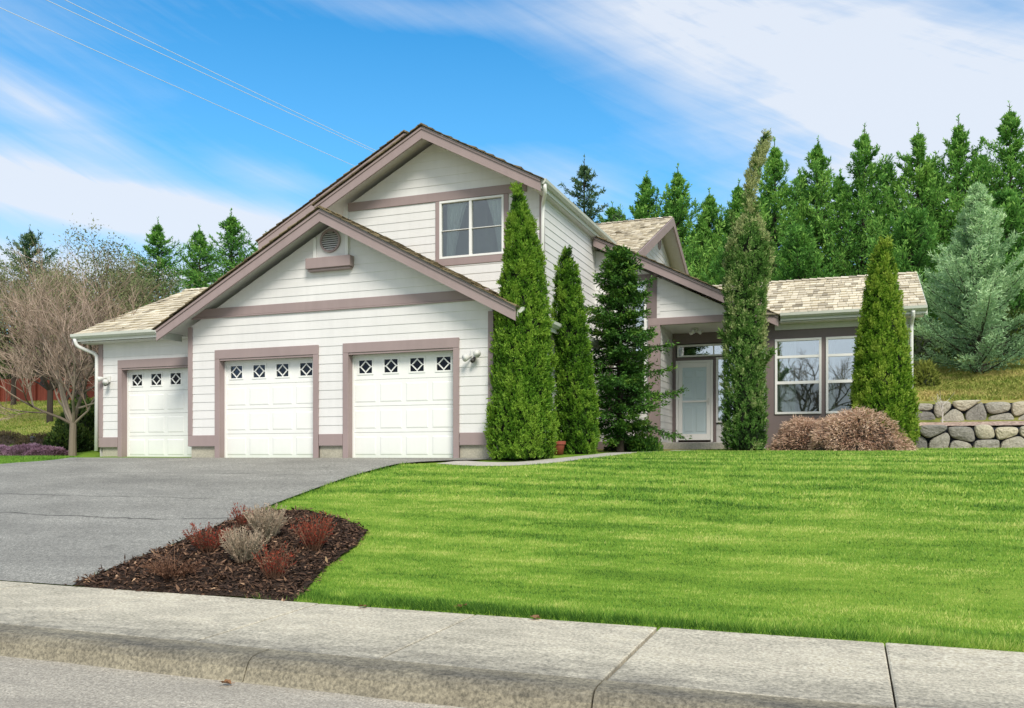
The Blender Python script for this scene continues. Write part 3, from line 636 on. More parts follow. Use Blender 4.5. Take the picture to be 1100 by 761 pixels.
# --- garage doors
def garage_door(x0, x1, yw, label, npan=4):
    yd = yw + .16; zb, zt = 1.545, zr(2.06)
    mb = MB(); w = x1 - x0; pw = w / 4; sh = (zt - zb) / 4
    root = bpy.data.objects.new('garage_door', None); COL.objects.link(root); root.parent = HX; root['label'] = label
    for r in range(4):
        z0 = zb + r * sh; z1 = z0 + sh - .006
        if r < 3:
            mb.box(x0, x1, yd, yd + .03, z0, z1)
            for k in range(4):
                a, b, c, d = x0 + k * pw + .045, x0 + (k + 1) * pw - .045, z0 + .075, z1 - .075
                i = .022
                vs = [(a, yd - .001, c), (b, yd - .001, c), (b, yd - .001, d), (a, yd - .001, d), (a + i, yd - .009, c + i), (b - i, yd - .009, c + i), (b - i, yd - .009, d - i), (a + i, yd - .009, d - i)]
                mb.add(vs, [(4, 5, 6, 7), (0, 1, 5, 4), (1, 2, 6, 5), (2, 3, 7, 6), (3, 0, 4, 7)])
        else:
            for k in range(4):
                cx = x0 + (k + .5) * pw; a, b = cx - .15, cx + .15; c, d = z0 + .13, z0 + .13 + .26
                mb.box(x0 + k * pw, a, yd, yd + .03, z0, z1); mb.box(b, x0 + (k + 1) * pw, yd, yd + .03, z0, z1)
                mb.box(a, b, yd, yd + .03, z0, c); mb.box(a, b, yd, yd + .03, d, z1)
    # panels meet edge to edge: the thin joints are the sections' own gaps
    o = obj('door_panel', mb, M['door'], root)
    cell = MB(); cell.box(x0 + .02, x1 - .02, yd + .12, yd + .14, zt - sh, zt); obj('unlit_sheet', cell, M['dark_void'], root)  # near-black sheet stands in for the unlit garage behind the panes
    for k in range(4):
        cx = x0 + (k + .5) * pw; a, b = cx - .15, cx + .15; z0 = zb + 3 * sh; c, d = z0 + .13, z0 + .39; cz = (c + d) / 2
        pn = MB(); pn.box(a, b, yd + .012, yd + .018, c, d); p = obj('pane', pn, M['glass_dark'], root)
        lt = MB(); t = .011
        hw, hh = .115, .112
        pts = [(cx - hw, cz), (cx, cz + hh), (cx + hw, cz), (cx, cz - hh)]
        for i in range(4):
            (xa, za), (xb, zb2) = pts[i], pts[(i + 1) % 4]; dx, dz = xb - xa, zb2 - za; l = sqrt(dx * dx + dz * dz); nx_, nz_ = -dz / l * t, dx / l * t
            lt.prism([(xa - nx_, yd - .004, za - nz_), (xb - nx_, yd - .004, zb2 - nz_), (xb + nx_, yd - .004, zb2 + nz_), (xa + nx_, yd - .004, za + nz_)], (0, .014, 0))
        for (xa, xb, za, zb2) in ((a, cx - hw, cz - t, cz + t), (cx + hw, b, cz - t, cz + t), (cx - t, cx + t, cz + hh, d), (cx - t, cx + t, c, cz - hh)):
            lt.box(xa, xb, yd - .003, yd + .010, za, zb2)
        fr = .03
        lt.box(a - fr, b + fr, yd - .012, yd - .0005, d, d + fr); lt.box(a - fr, b + fr, yd - .012, yd - .0005, c - fr, c)
        lt.box(a - fr, a, yd - .012, yd - .0005, c, d); lt.box(b, b + fr, yd - .012, yd - .0005, c, d)
        obj('lattice', lt, M['door'], root)
    fm = MB()
    for (a, b) in ((x0 - .12, x0), (x1, x1 + .12)): fm.bevbox(a, b, yw - .045, yw + .0, 1.53, zt + .002, .004)
    fm.bevbox(x0 - .12, x1 + .12, yw - .047, yw + .0, zt + .004, zt + .195, .004)
    fm.box(x0 - .03, x0 + .001, yw + .001, yd + .05, 1.53, zt); fm.box(x1 - .001, x1 + .03, yw + .001, yd + .05, 1.53, zt); fm.box(x0 - .03, x1 + .03, yw + .001, yd + .05, zt - .001, zt + .03)
    fm.box(x0 + .004, x1 - .004, yw - .03, yw + .01, zt - .035, zt - .002)
    obj('frame', fm, M['mauve'], root)
    ws = MB(); ws.box(x0 + .0012, x0 + .03, yd - .03, yd - .002, 1.54, zt - .04); ws.box(x1 - .03, x1 - .0012, yd - .03, yd - .002, 1.54, zt - .04); ws.box(x0 + .03, x1 - .03, yd - .03, yd - .02, zt - .06, zt - .036)
    obj('weather_strip', ws, M['white'], root)
    st = MB(); st.box(x0 + .03, x1 - .03, yd - .012, yd + .03, 1.528, 1.544); obj('bottom_seal', st, M['shade_metal'], root)
    for ch in [c for c in root.children]: pass
    return root
garage_door(-12.52, -10.18, YG, 'middle garage door'); garage_door(-9.36, -7.05, YG, 'right garage door'); garage_door(-16.0, -13.72, YBY, 'left garage door in the lower bay')

# --- windows
def window(name, x0, x1, z0, z1, yw, bars_h=(), bars_v=(), gmat='glass', room=1.2, curtains=(), trim=None, label=None, fw=.05, split=None):
    root = bpy.data.objects.new(name, None); COL.objects.link(root); root.parent = HX
    if label: root['label'] = label
    fm = MB(); yo = yw - .035
    fm.bevbox(x0, x1, yo, yw + .06, z1 - fw, z1, .004); fm.bevbox(x0, x1, yo, yw + .06, z0, z0 + fw, .004)
    fm.bevbox(x0, x0 + fw, yo + .001, yw + .06, z0 + fw, z1 - fw, .004); fm.bevbox(x1 - fw, x1, yo + .001, yw + .06, z0 + fw, z1 - fw, .004)
    for (z, t) in bars_h: fm.box(x0 + fw, x1 - fw, yo + .012, yw + .05, z - t, z + t)
    for (x, t) in bars_v: fm.box(x - t, x + t, yo + .008, yw + .05, z0 + fw, z1 - fw)
    obj('frame', fm, M['white'], root)
    zs_ = [z0 + fw] + ([split] if split else []) + [z1 - fw]
    for i_ in range(len(zs_) - 1):
        gm = MB(); gm.box(x0 + fw, x1 - fw, yw + .022, yw + .028, zs_[i_], zs_[i_ + 1]); obj('pane', gm, M['glass_screen' if split and i_ == 0 else gmat], root)
    rm = MB(); a, b, c, d = x0 - .3, x1 + .3, z0 - .2, z1 + .15; y0, y1 = yw + .14, yw + room
    rm.add([(a, y0, c), (b, y0, c), (b, y1, c), (a, y1, c), (a, y0, d), (b, y0, d), (b, y1, d), (a, y1, d)], [(0, 1, 2, 3), (4, 7, 6, 5), (3, 2, 6, 7), (0, 3, 7, 4), (1, 5, 6, 2)])
    obj('interior', rm, M['interior'], root)
    for (ca, cb, ta, tb, yc) in curtains:       # curtain: (bottom left, bottom right, top left, top right)
        cm = MB(); n = 40; rows = 10; vs = []
        for j in range(rows):
            f = j / (rows - 1); z = z0 + .02 + (z1 - z0 - .04) * f; g = f ** 1.4
            for i in range(n):
                u = i / (n - 1); l = ca + (ta - ca) * g; r = cb + (tb - cb) * g
                vs.append((l + (r - l) * u, yw + yc + .028 * sin(u * 26 + .6 * sin(f * 3)) + .01 * sin(u * 61), z))
        cm.add(vs, [(j * n + i, j * n + i + 1, (j + 1) * n + i + 1, (j + 1) * n + i) for j in range(rows - 1) for i in range(n - 1)])
        obj('curtain', cm, M['curtain'], root, smooth=True)
    if trim:
        tm = MB()
        for t in trim: tm.bevbox(*t, .004)
        obj('casing', tm, M['mauve'], root)
    return root
zb, zt = zr(4.49), zr(5.81)
window('window', -8.74, -7.16, zb, zt, YU, [(zr(5.13), .006)], [(-7.97, .03)], 'glass_up', 1.2,
       [(-8.62, -8.42, -8.60, -8.1, .10), (-7.33, -7.22, -7.62, -7.22, .10)],
       [(-8.84, -8.742, YU - .03, YU + .02, zr(4.33), zr(5.815)), (-7.158, -7.05, YU - .03, YU + .02, zr(4.33), zr(5.815)), (-8.742, -7.158, YU - .03, YU + .02, zr(4.33), zr(4.488))], 'upper sliding window with parted white curtains')
window('window', -1.70, -.62, zr(1.02), zr(2.86), YE, [(zr(2.42), .03), (zr(1.79), .035)], [], 'glass', 1.5, [(-1.64, -1.20, -1.64, -1.22, .10)], None, 'left of the two wing windows, with a white curtain', fw=.055, split=zr(1.79))
window('window', -.52, .52, zr(1.02), zr(2.86), YE, [(zr(2.42), .03), (zr(1.79), .035)], [], 'glass', 1.5, [(-.46, -.30, -.46, -.32, .10)], None, 'right of the two wing windows', fw=.055, split=zr(1.79))
window('window', -5.75, -4.9, zr(1.12), zr(4.52), YE, [(zr(3.3), .03)], [], 'glass', 1.0, [], None, 'tall entry window behind the dark green tree')
window('transom_window', -4.40, -2.86, zr(2.70), zr(3.03), 24.16, [], [(-3.42, .012)], 'glass', .9, [], None, None, fw=.045)
window('sidelight', -3.35, -2.82, zr(.90), zr(2.66), 24.16, [], [], 'glass', .9, [(-3.29, -2.9, -3.29, -2.9, .09)], None, None, fw=.05)

# --- front door with a full-view storm door in front
fd = bpy.data.objects.new('front_door', None); COL.objects.link(fd); fd.parent = HX; fd['label'] = 'white panelled front door behind a full view storm door'
yd = 24.13; x0, x1, z0, z1 = -4.43, -3.43, zr(.43), zr(2.60)
m = MB(); m.bevbox(x0, x0 + .06, yd - .02, yd + .08, z0 - .05, z1, .004); m.bevbox(x1 - .06, x1, yd - .02, yd + .08, z0 - .05, z1, .004); m.bevbox(x0 + .06, x1 - .06, yd - .02, yd + .08, z1 - .06, z1, .004)
obj('frame', m, M['white'], fd)
m = MB(); a, b = x0 + .065, x1 - .065
m.bevbox(a, a + .11, yd, yd + .03, z0, z1 - .065, .004); m.bevbox(b - .11, b, yd, yd + .03, z0, z1 - .065, .004); m.bevbox(a + .11, b - .11, yd, yd + .03, z1 - .19, z1 - .065, .004); m.bevbox(a + .11, b - .11, yd, yd + .03, z0, z0 + .17, .004); m.bevbox(a + .11, b - .11, yd + .004, yd + .03, z0 + 1.03, z0 + 1.08, .003)
obj('storm_door', m, M['white'], fd)
m = MB(); m.box(a + .11, b - .11, yd + .014, yd + .018, z0 + .17, z1 - .19); obj('pane', m, glass('storm_glass', .0, (.995, 1, 1), .35), fd)
m = MB(); m.box(a, b, yd + .033, yd + .11, z0, z1 - .065)
for (pa, pb) in ((a + .15, a + .40), (a + .47, a + .72)):
    for (pc, pd) in ((z0 + .22, z0 + .92), (z0 + 1.12, z0 + 1.62), (z0 + 1.70, z0 + 1.90)):
        i = .03; yy_ = yd + .032
        m.add([(pa, yy_, pc), (pb, yy_, pc), (pb, yy_, pd), (pa, yy_, pd), (pa + i, yy_ - .012, pc + i), (pb - i, yy_ - .012, pc + i), (pb - i, yy_ - .012, pd - i), (pa + i, yy_ - .012, pd - i)], [(4, 5, 6, 7), (0, 1, 5, 4), (1, 2, 6, 5), (2, 3, 7, 6), (3, 0, 4, 7)])
obj('door_leaf', m, M['vinyl_door'], fd)
m = MB(); m.bevbox(b - .075, b - .035, yd - .012, yd + .0, z0 + .96, z0 + 1.14, .004); m.tube([(b - .055, yd - .01, z0 + 1.06), (b - .055, yd - .05, z0 + 1.06), (b - .16, yd - .055, z0 + 1.055)], .009, 8)
obj('handle', m, M['lamp'], fd)
m = MB(); m.bevbox(x0, x1, yd - .08, yd + .08, zr(.348), z0 - .052, .006); obj('sill', m, M['mauve_dark'], fd)

# --- roofs
def shakes(mb, o, u, v, n, vmax, span, expo=.24, seed=1, wr=(.09, .24), lift=.034, t0=.5):
    rs = random.Random(seed); o, u, v, n = (np.array(x, float) for x in (o, u, v, n))
    rows = int(math.ceil(vmax / expo))
    for r in range(rows):
        vb = r * expo - (.05 if r == 0 else 0); vt = min(vmax, (r + 1) * expo + .06)
        s0, s1 = span(min(vmax, r * expo + expo * .5))
        if s1 - s0 < .05: continue
        s = s0 - rs.uniform(0, .1); rowt = rs.uniform(-.06, .06)
        while s < s1:
            w = rs.uniform(*wr); a, b = max(s, s0), min(s + w - .008, s1); s += w
            if b - a < .02: continue
            jv = rs.uniform(-.028, .012); th = rs.uniform(.7, 1.5) * lift; rk = rs.uniform(-.004, .004)
            tn = min(1, max(0, rs.gauss(t0, .20) + rowt))
            P = lambda s_, v_, h_: o + u * s_ + v * v_ + n * h_
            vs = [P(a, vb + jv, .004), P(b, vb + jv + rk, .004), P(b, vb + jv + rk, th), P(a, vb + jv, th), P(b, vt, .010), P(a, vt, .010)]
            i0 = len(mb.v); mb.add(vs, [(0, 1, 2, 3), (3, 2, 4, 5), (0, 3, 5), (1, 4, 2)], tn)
            for k in (0, 1): mb.t[i0 + k] = tn * .12  # butt edge darkened: shadow line of each row put into the tint
def ridge_caps(mb, p0, p1, na, nb, seed=3, w=.16, t0=.4):
    rs = random.Random(seed); p0, p1 = np.array(p0, float), np.array(p1, float); L = np.linalg.norm(p1 - p0); d = (p1 - p0) / L
    va, vb = np.array(na, float), np.array(nb, float); s = 0
    while s < L:
        e = min(L, s + .30); t = min(1, max(0, rs.gauss(t0, .2))); up = np.array((0, 0, 1.))
        for sd in (va, vb):
            a, b = p0 + d * s + up * (.055 + rs.uniform(0, .012)), p0 + d * e + up * .035
            mb.add([a, b, b + sd * w, a + sd * w, a - up * .025, a + sd * w - up * .025], [(0, 1, 2, 3), (0, 3, 5, 4)], t)
        s += .20
def roof_part(label=None):
    r = bpy.data.objects.new('roof', None); COL.objects.link(r); r.parent = HX
    if label: r['label'] = label
    return r
def unit(a): a = np.array(a, float); return a / np.linalg.norm(a)
def slope_x(rx, rz, sl, side):      # slope of a gable whose ridge runs along Y: upslope vector and normal for side = -1 / +1
    v = unit((-side, 0, sl)); n = unit((side * sl, 0, 1)); return v, n
def gable_y(rx, rz, sl, ex, side, y0, y1, mb_s, deck, y0f=None, seed=1, t0=.5, expo=.24):
    """one slope from eave x=ex up to ridge; y0f(z) gives the front limit"""
    ez = rz - sl * abs(rx - ex); v, n = slope_x(rx, rz, sl, side); ln = sqrt((rx - ex) ** 2 + (rz - ez) ** 2)
    span = (lambda vv: (y0 - .065, y1)) if y0f is None else (lambda vv: (y0f(ez + vv * v[2]) - .065, y1))
    shakes(mb_s, (ex, 0, zr(ez)), (0, 1, 0), v, n, ln, span, seed=seed, t0=t0, expo=expo)
    if y0f is None:
        deck.prism([np.array((ex, y0 + .02, zr(ez))), np.array((ex, y1, zr(ez))), np.array((rx, y1, zr(rz))), np.array((rx, y0 + .02, zr(rz)))], -n * .045)
    return ez
def rake(r, x0, z0, x1, z1, y, w=.20, t=.045):
    """barge board in the plane y, its top edge from (x0,z0) to (x1,z1): broad board below, thin strip above"""
    zA, zB = zr(z0), zr(z1); mb = MB()
    mb.prism([(x0, y, zA - .065), (x1, y, zB - .065), (x1, y, zB - .055 - w), (x0, y, zA - .055 - w)], (0, t, 0))
    mb.prism([(x0, y - .022, zA - .022), (x1, y - .022, zB - .022), (x1, y - .022, zB - .072), (x0, y - .022, zA - .072)], (0, t + .02, 0))
    obj('fascia', mb, M['mauve'], r)

# garage gable
r = roof_part('garage gable roof'); s = MB(); dk = MB(); fa = MB()
y0, y1 = 14.83, 20.6
e_r = gable_y(*GR, SL, -5.62, 1, y0, y1, s, dk, seed=5, t0=.45); e_l = gable_y(*GR, SL, -13.82, -1, y0, y1, s, dk, seed=6, t0=.45)
ridge_caps(s, (GR[0], y0, zr(GR[1])), (GR[0], y1, zr(GR[1])), slope_x(*GR, SL, 1)[0] * -1, slope_x(*GR, SL, -1)[0] * -1)
obj('shakes', s, M['shake_dark'], r); obj('soffit', dk, M['soffit'], r)
rake(r, GR[0], GR[1], -5.62, e_r, y0); rake(r, GR[0], GR[1], -13.82, e_l, y0)
def gutter_y(x, z, y0, y1, side, r): # along Y
    m = MB(); m.prism([(x, y0, zr(z)), (x + side * .11, y0, zr(z)), (x + side * .10, y0, zr(z) - .06), (x + side * .05, y0, zr(z) - .105), (x, y0, zr(z) - .105)], (0, y1 - y0, 0)); m.box(min(x - side * .025, x - side * .002), max(x - side * .025, x - side * .002), y0, y1, zr(z) - .19, zr(z) - .01)
    obj('gutter', m, M['gutter'], r)
def gutter_x(y, z, x0, x1, r):
    m = MB(); m.prism([(x0, y, zr(z)), (x0, y - .11, zr(z)), (x0, y - .10, zr(z) - .06), (x0, y - .05, zr(z) - .105), (x0, y, zr(z) - .105)], (x1 - x0, 0, 0)); m.box(x0, x1, y + .002, y + .025, zr(z) - .17, zr(z) - .01)
    obj('gutter', m, M['gutter'], r)
gutter_y(-5.60, e_r + .0, y0 + .1, y1, 1, r); gutter_y(-13.84, e_l + .0, y0 + .1, 15.6, -1, r)

# bay roof (ridge along X)
r = roof_part('low shake roof over the left garage bay'); s = MB(); dk = MB(); sb = .45; ye, ze, yr_ = 15.72, 2.86, 19.5; zrg = ze + sb * (yr_ - ye)
v = unit((0, 1, sb)); n = unit((0, -sb, 1)); ln = sqrt((yr_ - ye) ** 2 + (zrg - ze) ** 2)
shakes(s, (0, ye, zr(ze)), (1, 0, 0), v, n, ln, lambda vv: (-17.14, GR[0] - (GR[1] - (ze + vv * v[2])) / SL + .3), seed=9, t0=.62, expo=.25)
v2 = unit((0, -1, sb)); n2 = unit((0, sb, 1)); shakes(s, (0, 2 * yr_ - ye, zr(ze)), (1, 0, 0), v2, n2, ln, lambda vv: (-17.14, -14), seed=10, t0=.55, expo=.25)
ridge_caps(s, (-17.14, yr_, zr(zrg)), (-10.6, yr_, zr(zrg)), -v, -v2, t0=.6)
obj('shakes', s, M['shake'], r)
dk.prism([(-17.12, ye + .01, zr(ze)), (-13.3, ye + .01, zr(ze)), (-11, yr_, zr(zrg)), (-17.12, yr_, zr(zrg))], -n * .045); dk.prism([(-17.12, 2 * yr_ - ye, zr(ze)), (-14, 2 * yr_ - ye, zr(ze)), (-14, yr_, zr(zrg)), (-17.12, yr_, zr(zrg))], -n2 * .045)
dk.box(-17.0, -13.4, ye + .06, YBY, zr(ze) - .20, zr(ze) - .17); obj('soffit', dk, M['soffit'], r)
fa = MB()
for sg in (1, -1):
    ya = ye - .02 if sg == 1 else 2 * yr_ - ye
    fa = MB(); fa.prism([(-17.16, ya, zr(ze) - .01), (-17.16, yr_, zr(zrg) - .01), (-17.16, yr_, zr(zrg) - .24), (-17.16, ya, zr(ze) - .24)], (.04, 0, 0)); obj('fascia', fa, M['mauve'], r)
gutter_x(ye - .02, ze, -17.10, -13.36, r)

# two-storey roof: front gable and, set back, the taller main gable; they share the right-hand slope
r = roof_part('two storey main roof with stepped gables'); s = MB(); dk = MB(); fa = MB()
yf, yb = 17.6, 20.0; ez = 5.88; ex = -6.1; r1 = (-8.9, ez + SL * 2.8); r2 = (-10.6, ez + SL * 4.5)
gable_y(*r2, SL, ex, 1, yf, 33, s, dk, y0f=lambda z: yf if z < r1[1] else yb, seed=12, t0=.42)
v, n = slope_x(*r2, SL, 1)
dk.prism([(ex, yf + .02, zr(ez)), (ex, 30, zr(ez)), (r2[0], 30, zr(r2[1])), (r2[0], yb + .02, zr(r2[1])), (r1[0], yb + .02, zr(r1[1])), (r1[0], yf + .02, zr(r1[1]))], -n * .045)
gable_y(*r1, SL, -11.7, -1, yf, yb + 1.0, s, dk, seed=13, t0=.42); gable_y(*r2, SL, -15.1, -1, yb, 36, s, dk, seed=14, t0=.42)
va, vb = slope_x(*r1, SL, 1)[0] * -1, slope_x(*r1, SL, -1)[0] * -1
ridge_caps(s, (r1[0], yf - .03, zr(r1[1])), (r1[0], yb, zr(r1[1])), va, vb); ridge_caps(s, (r2[0], yb - .03, zr(r2[1])), (r2[0], 34, zr(r2[1])), va, vb)
obj('shakes', s, M['shake_dark'], r); obj('soffit', dk, M['soffit'], r)
rake(r, r1[0], r1[1], ex, ez, yf, .22); rake(r, r1[0], r1[1], -11.7, r1[1] - SL * 2.8, yf, .22)
rake(r, r2[0], r2[1], -15.1, r2[1] - SL * 4.5, yb, .22); rake(r, r2[0], r2[1], r1[0] - .3, r1[1] + SL * .3 - .0 + SL * 0, yb, .22)
gutter_y(ex + .0, ez, yf + .05, 23.7, 1, r)
m = MB()
for y in np.arange(yf + .5, 23.6, .61): m.box(ex - .16, ex - .03, y, y + .045, zr(ez) - .16, zr(ez) - .07)
m.box(XR, ex - .03, yf + .06, 24, zr(ez) - .205, zr(ez) - .165); obj('rafter_tails', m, M['soffit'], r)
# cross gable facing the right
r = roof_part('cross gable roof behind the entry'); s = MB(); dk = MB(); fa = MB(); sc = .44; yr_, zrg = 30.3, 8.22; ye = 24.3; ze = zrg - sc * (yr_ - ye)
v = unit((0, 1, sc)); n = unit((0, -sc, 1)); ln = sqrt((yr_ - ye) ** 2 + (zrg - ze) ** 2)
shakes(s, (0, ye, zr(ze)), (1, 0, 0), v, n, ln, lambda vv: (-6.1 - (ze + vv * v[2] - 5.88) / SL - .3 if ze + vv * v[2] > 5.9 else -6.3, -5.68), seed=21, t0=.58, expo=.25)
v2 = unit((0, -1, sc)); n2 = unit((0, sc, 1)); shakes(s, (0, 36.3, zr(ze)), (1, 0, 0), v2, n2, ln, lambda vv: (-10.8, -5.68), seed=22, t0=.58, expo=.25)
ridge_caps(s, (-10.6, yr_, zr(zrg)), (-5.68, yr_, zr(zrg)), -v, -v2, t0=.55)
obj('shakes', s, M['shake'], r)
dk.prism([(-6.3, ye, zr(ze)), (-5.7, ye, zr(ze)), (-5.7, yr_, zr(zrg)), (-10.6, yr_, zr(zrg))], -n * .045); dk.prism([(-10.6, 36.3, zr(ze)), (-5.7, 36.3, zr(ze)), (-5.7, yr_, zr(zrg)), (-10.6, yr_, zr(zrg))], -n2 * .045)
obj('soffit', dk, M['soffit'], r)
for ya in (ye, 36.3):
    fa = MB(); fa.prism([(-5.69, ya, zr(ze) - .01), (-5.69, yr_, zr(zrg) - .01), (-5.69, yr_, zr(zrg) - .30), (-5.69, ya, zr(ze) - .30)], (.05, 0, 0)); obj('fascia', fa, M['mauve'], r)
# entry roof: one slope falling to the right
r = roof_part('entry roof sloping down to the right'); s = MB(); dk = MB(); fa = MB(); se = .504; zt_ = 3.39 + se * (6.27 - 1.59)
v = unit((-1, 0, se)); n = unit((se, 0, 1)); ln = sqrt((6.27 - 1.59) ** 2 + (zt_ - 3.39) ** 2)
shakes(s, (-1.59, 0, zr(3.39)), (0, 1, 0), v, n, ln, lambda vv: (22.01, 27.5), seed=31, t0=.45)
dk.prism([(-1.59, 22.1, zr(3.39)), (-1.59, 27.5, zr(3.39)), (-6.27, 27.5, zr(zt_)), (-6.27, 22.1, zr(zt_))], -n * .045)
obj('shakes', s, M['shake_dark'], r); obj('soffit', dk, M['soffit'], r); rake(r, -6.2, zt_ - .035, -1.59, 3.39, 22.08, .21)
# wing roof
r = roof_part('pale shake roof over the right wing'); s = MB(); dk = MB(); sw_ = .43; ye, ze, yr_ = 22.08, 3.42, 25.2; zrg = ze + sw_ * (yr_ - ye)
v = unit((0, 1, sw_)); n = unit((0, -sw_, 1)); ln = sqrt((yr_ - ye) ** 2 + (zrg - ze) ** 2)
shakes(s, (0, ye, zr(ze)), (1, 0, 0), v, n, ln, lambda vv: (-1.59 - (ze + vv * v[2] - 3.39) / se - .25, 1.65), seed=41, t0=.66, expo=.25)
v2 = unit((0, -1, sw_)); n2 = unit((0, sw_, 1)); shakes(s, (0, 2 * yr_ - ye, zr(ze)), (1, 0, 0), v2, n2, ln, lambda vv: (-5.5, 1.65), seed=42, t0=.6, expo=.25)
ridge_caps(s, (-4.6, yr_, zr(zrg)), (1.65, yr_, zr(zrg)), -v, -v2, t0=.6)
obj('shakes', s, M['shake'], r)
dk.prism([(-1.6, ye + .01, zr(ze)), (1.63, ye + .01, zr(ze)), (1.63, yr_, zr(zrg)), (-4.3, yr_, zr(zrg))], -n * .045); dk.prism([(-5.5, 2 * yr_ - ye, zr(ze)), (1.63, 2 * yr_ - ye, zr(ze)), (1.63, yr_, zr(zrg)), (-5.5, yr_, zr(zrg))], -n2 * .045)
dk.box(-1.56, 1.6, ye + .04, YE - .035, zr(ze) - .20, zr(ze) - .17); obj('soffit', dk, M['soffit'], r); gutter_x(ye - .02, ze, -1.54, 1.66, r)
for ya in (ye, 2 * yr_ - ye):
    fa = MB(); fa.prism([(1.63, ya, zr(ze) - .01), (1.63, yr_, zr(zrg) - .01), (1.63, yr_, zr(zrg) - .2), (1.63, ya, zr(ze) - .2)], (.04, 0, 0)); obj('fascia', fa, M['gutter'], r)

# --- gable vent over the garage
gv = bpy.data.objects.new('gable_vent', None); COL.objects.link(gv); gv.parent = HX; gv['label'] = 'round louvred vent above a mauve shelf box in the garage gable'
m = MB(); y = YG - .03; cxv, czv = -9.77, zr(4.34)
zt1 = zr(GR[1]) - .22 - SL * abs(-10.17 - GR[0]); zt2 = zr(GR[1]) - .22 - SL * abs(-9.35 - GR[0])
m.prism([(-10.10, y + .004, zr(4.0)), (-9.42, y + .004, zr(4.0)), (-9.42, y + .004, zt2 + .0), (GR[0], y + .004, zr(GR[1]) - .26), (-10.10, y + .004, zt1 + .0)], (0, .03, 0)); obj('panel', m, M['siding'], gv)
for a_, b_, c_ in ((-10.17, -10.101, zt1), (-9.419, -9.35, zt2)):
    m = MB(); m.bevbox(a_, b_, y - .03, y + .03, zr(4.0), c_, .004); obj('side_board', m, M['white'], gv)
m = MB(); m.bevbox(-10.28, -9.24, y - .14, y + .03, zr(3.78), zr(3.995), .008); m.bevbox(-10.25, -9.27, y - .10, y + .03, zr(3.735), zr(3.778), .006); obj('shelf_box', m, M['mauve'], gv)
m = MB(); n = 40
vs = []
for k in range(n):
    a = 2 * pi * k / n
    for rr, yy_ in ((.235, y + .003), (.235, y - .035), (.195, y - .035), (.195, y + .002)): vs.append((cxv + rr * cos(a), yy_, czv + rr * sin(a)))
m.add(vs, [(k * 4 + i, k * 4 + i + 1, ((k + 1) % n) * 4 + i + 1, ((k + 1) % n) * 4 + i) for k in range(n) for i in range(3)]); obj('rim', m, M['mauve'], gv)
m = MB(); m.add([(cxv + .197 * cos(2 * pi * k / n), y + .002, czv + .197 * sin(2 * pi * k / n)) for k in range(n)], [tuple(range(n))]); obj('backing', m, M['shade_metal'], gv)
m = MB()
for k in range(9):
    z = czv - .172 + k * .043; hw = sqrt(max(.0, .195 ** 2 - (z + .012 - czv) ** 2))
    m.prism([(cxv - hw, y - .03, z - .012), (cxv + hw, y - .03, z - .012), (cxv + hw, y - .004, z + .014), (cxv - hw, y - .004, z + .014)], (0, .003, .006))
obj('louvre', m, M['siding'], gv)
# small vent in the cross gable
m = MB(); n = 24; m.prism([(-6.165, 30.5 + .26 * cos(2 * pi * k / n), zr(7.5) + .30 * sin(2 * pi * k / n)) for k in range(n)], (-.04, 0, 0)); obj('gable_vent', m, M['mauve'], HX, 'oval mauve vent high in the cross gable')

# --- downspouts
def spout(pts, label):
    m = MB(); P = [np.array(p, float) for p in pts]; q = [P[0]]
    for i in range(1, len(P) - 1):
        a, b, c = P[i - 1], P[i], P[i + 1]; d1 = unit(a - b) * .09; d2 = unit(c - b) * .09
        for f in (0, .25, .5, .75, 1): q.append((b + d1) * (1 - f) ** 2 + b * 2 * f * (1 - f) + (b + d2) * f * f)
    q.append(P[-1]); m.tube(q, .042, 10); obj('downspout', m, M['white'], HX, label, smooth=True)
spout([(-17.02, 15.66, zr(2.76)), (-17.02, 15.70, zr(2.60)), (-16.76, 16.06, zr(2.42)), (-16.76, 16.04, 1.72)], 'white downspout at the left corner of the garage bay')
spout([(-5.62, 15.0, zr(2.64)), (-5.62, 15.05, zr(2.52)), (-6.17, 15.42, zr(2.3)), (-6.19, 15.42, 1.7)], 'white downspout at the right corner of the garage')
spout([(-6.05, 17.72, zr(5.78)), (-6.05, 17.78, zr(5.62)), (-6.22, 18.12, zr(5.48)), (-6.24, 18.12, zr(3.2))], 'white downspout at the corner of the upper storey')
spout([(1.37, 22.02, zr(3.32)), (1.37, 22.06, zr(3.2)), (1.35, 22.3, zr(3.06)), (1.35, 22.32, 1.75)], 'white downspout at the right end of the wing')

# --- twin floodlights
def floodlight(x, y, z, label, sg):
    f = bpy.data.objects.new('floodlight', None); COL.objects.link(f); f.parent = HX; f['label'] = label
    m = MB(); m.bevbox(x - .06, x + .06, y - .055, y - .01, z - .06, z + .10, .01); obj('mounting_box', m, M['lamp'], f)
    for (dx, dz, tx) in ((-.10 * sg, .05, -.7 * sg), (.09 * sg, -.02, .35 * sg)):
        m = MB(); d = unit((tx, -.75, -.25)); p = np.array((x + dx * .4, y - .07, z + dz)); q = p + d * .05
        m.tube([p - d * .02, q, q + d * .02, q + d * .10, q + d * .12], [.016, .02, .045, .065, .068], 14); obj('lamp_head', m, M['lamp'], f, smooth=True)
    m = MB(); m.tube([(x + .03, y - .05, z - .05), (x + .03, y - .10, z - .10), (x + .03, y - .16, z - .12)], [.03, .04, .038], 12); obj('sensor', m, M['shade_metal'], f, smooth=True)
floodlight(-16.42, YBY, zr(1.80), 'white twin floodlight left of the left garage door', 1)
floodlight(-6.63, YG, zr(1.90), 'white twin floodlight right of the right garage door', -1)
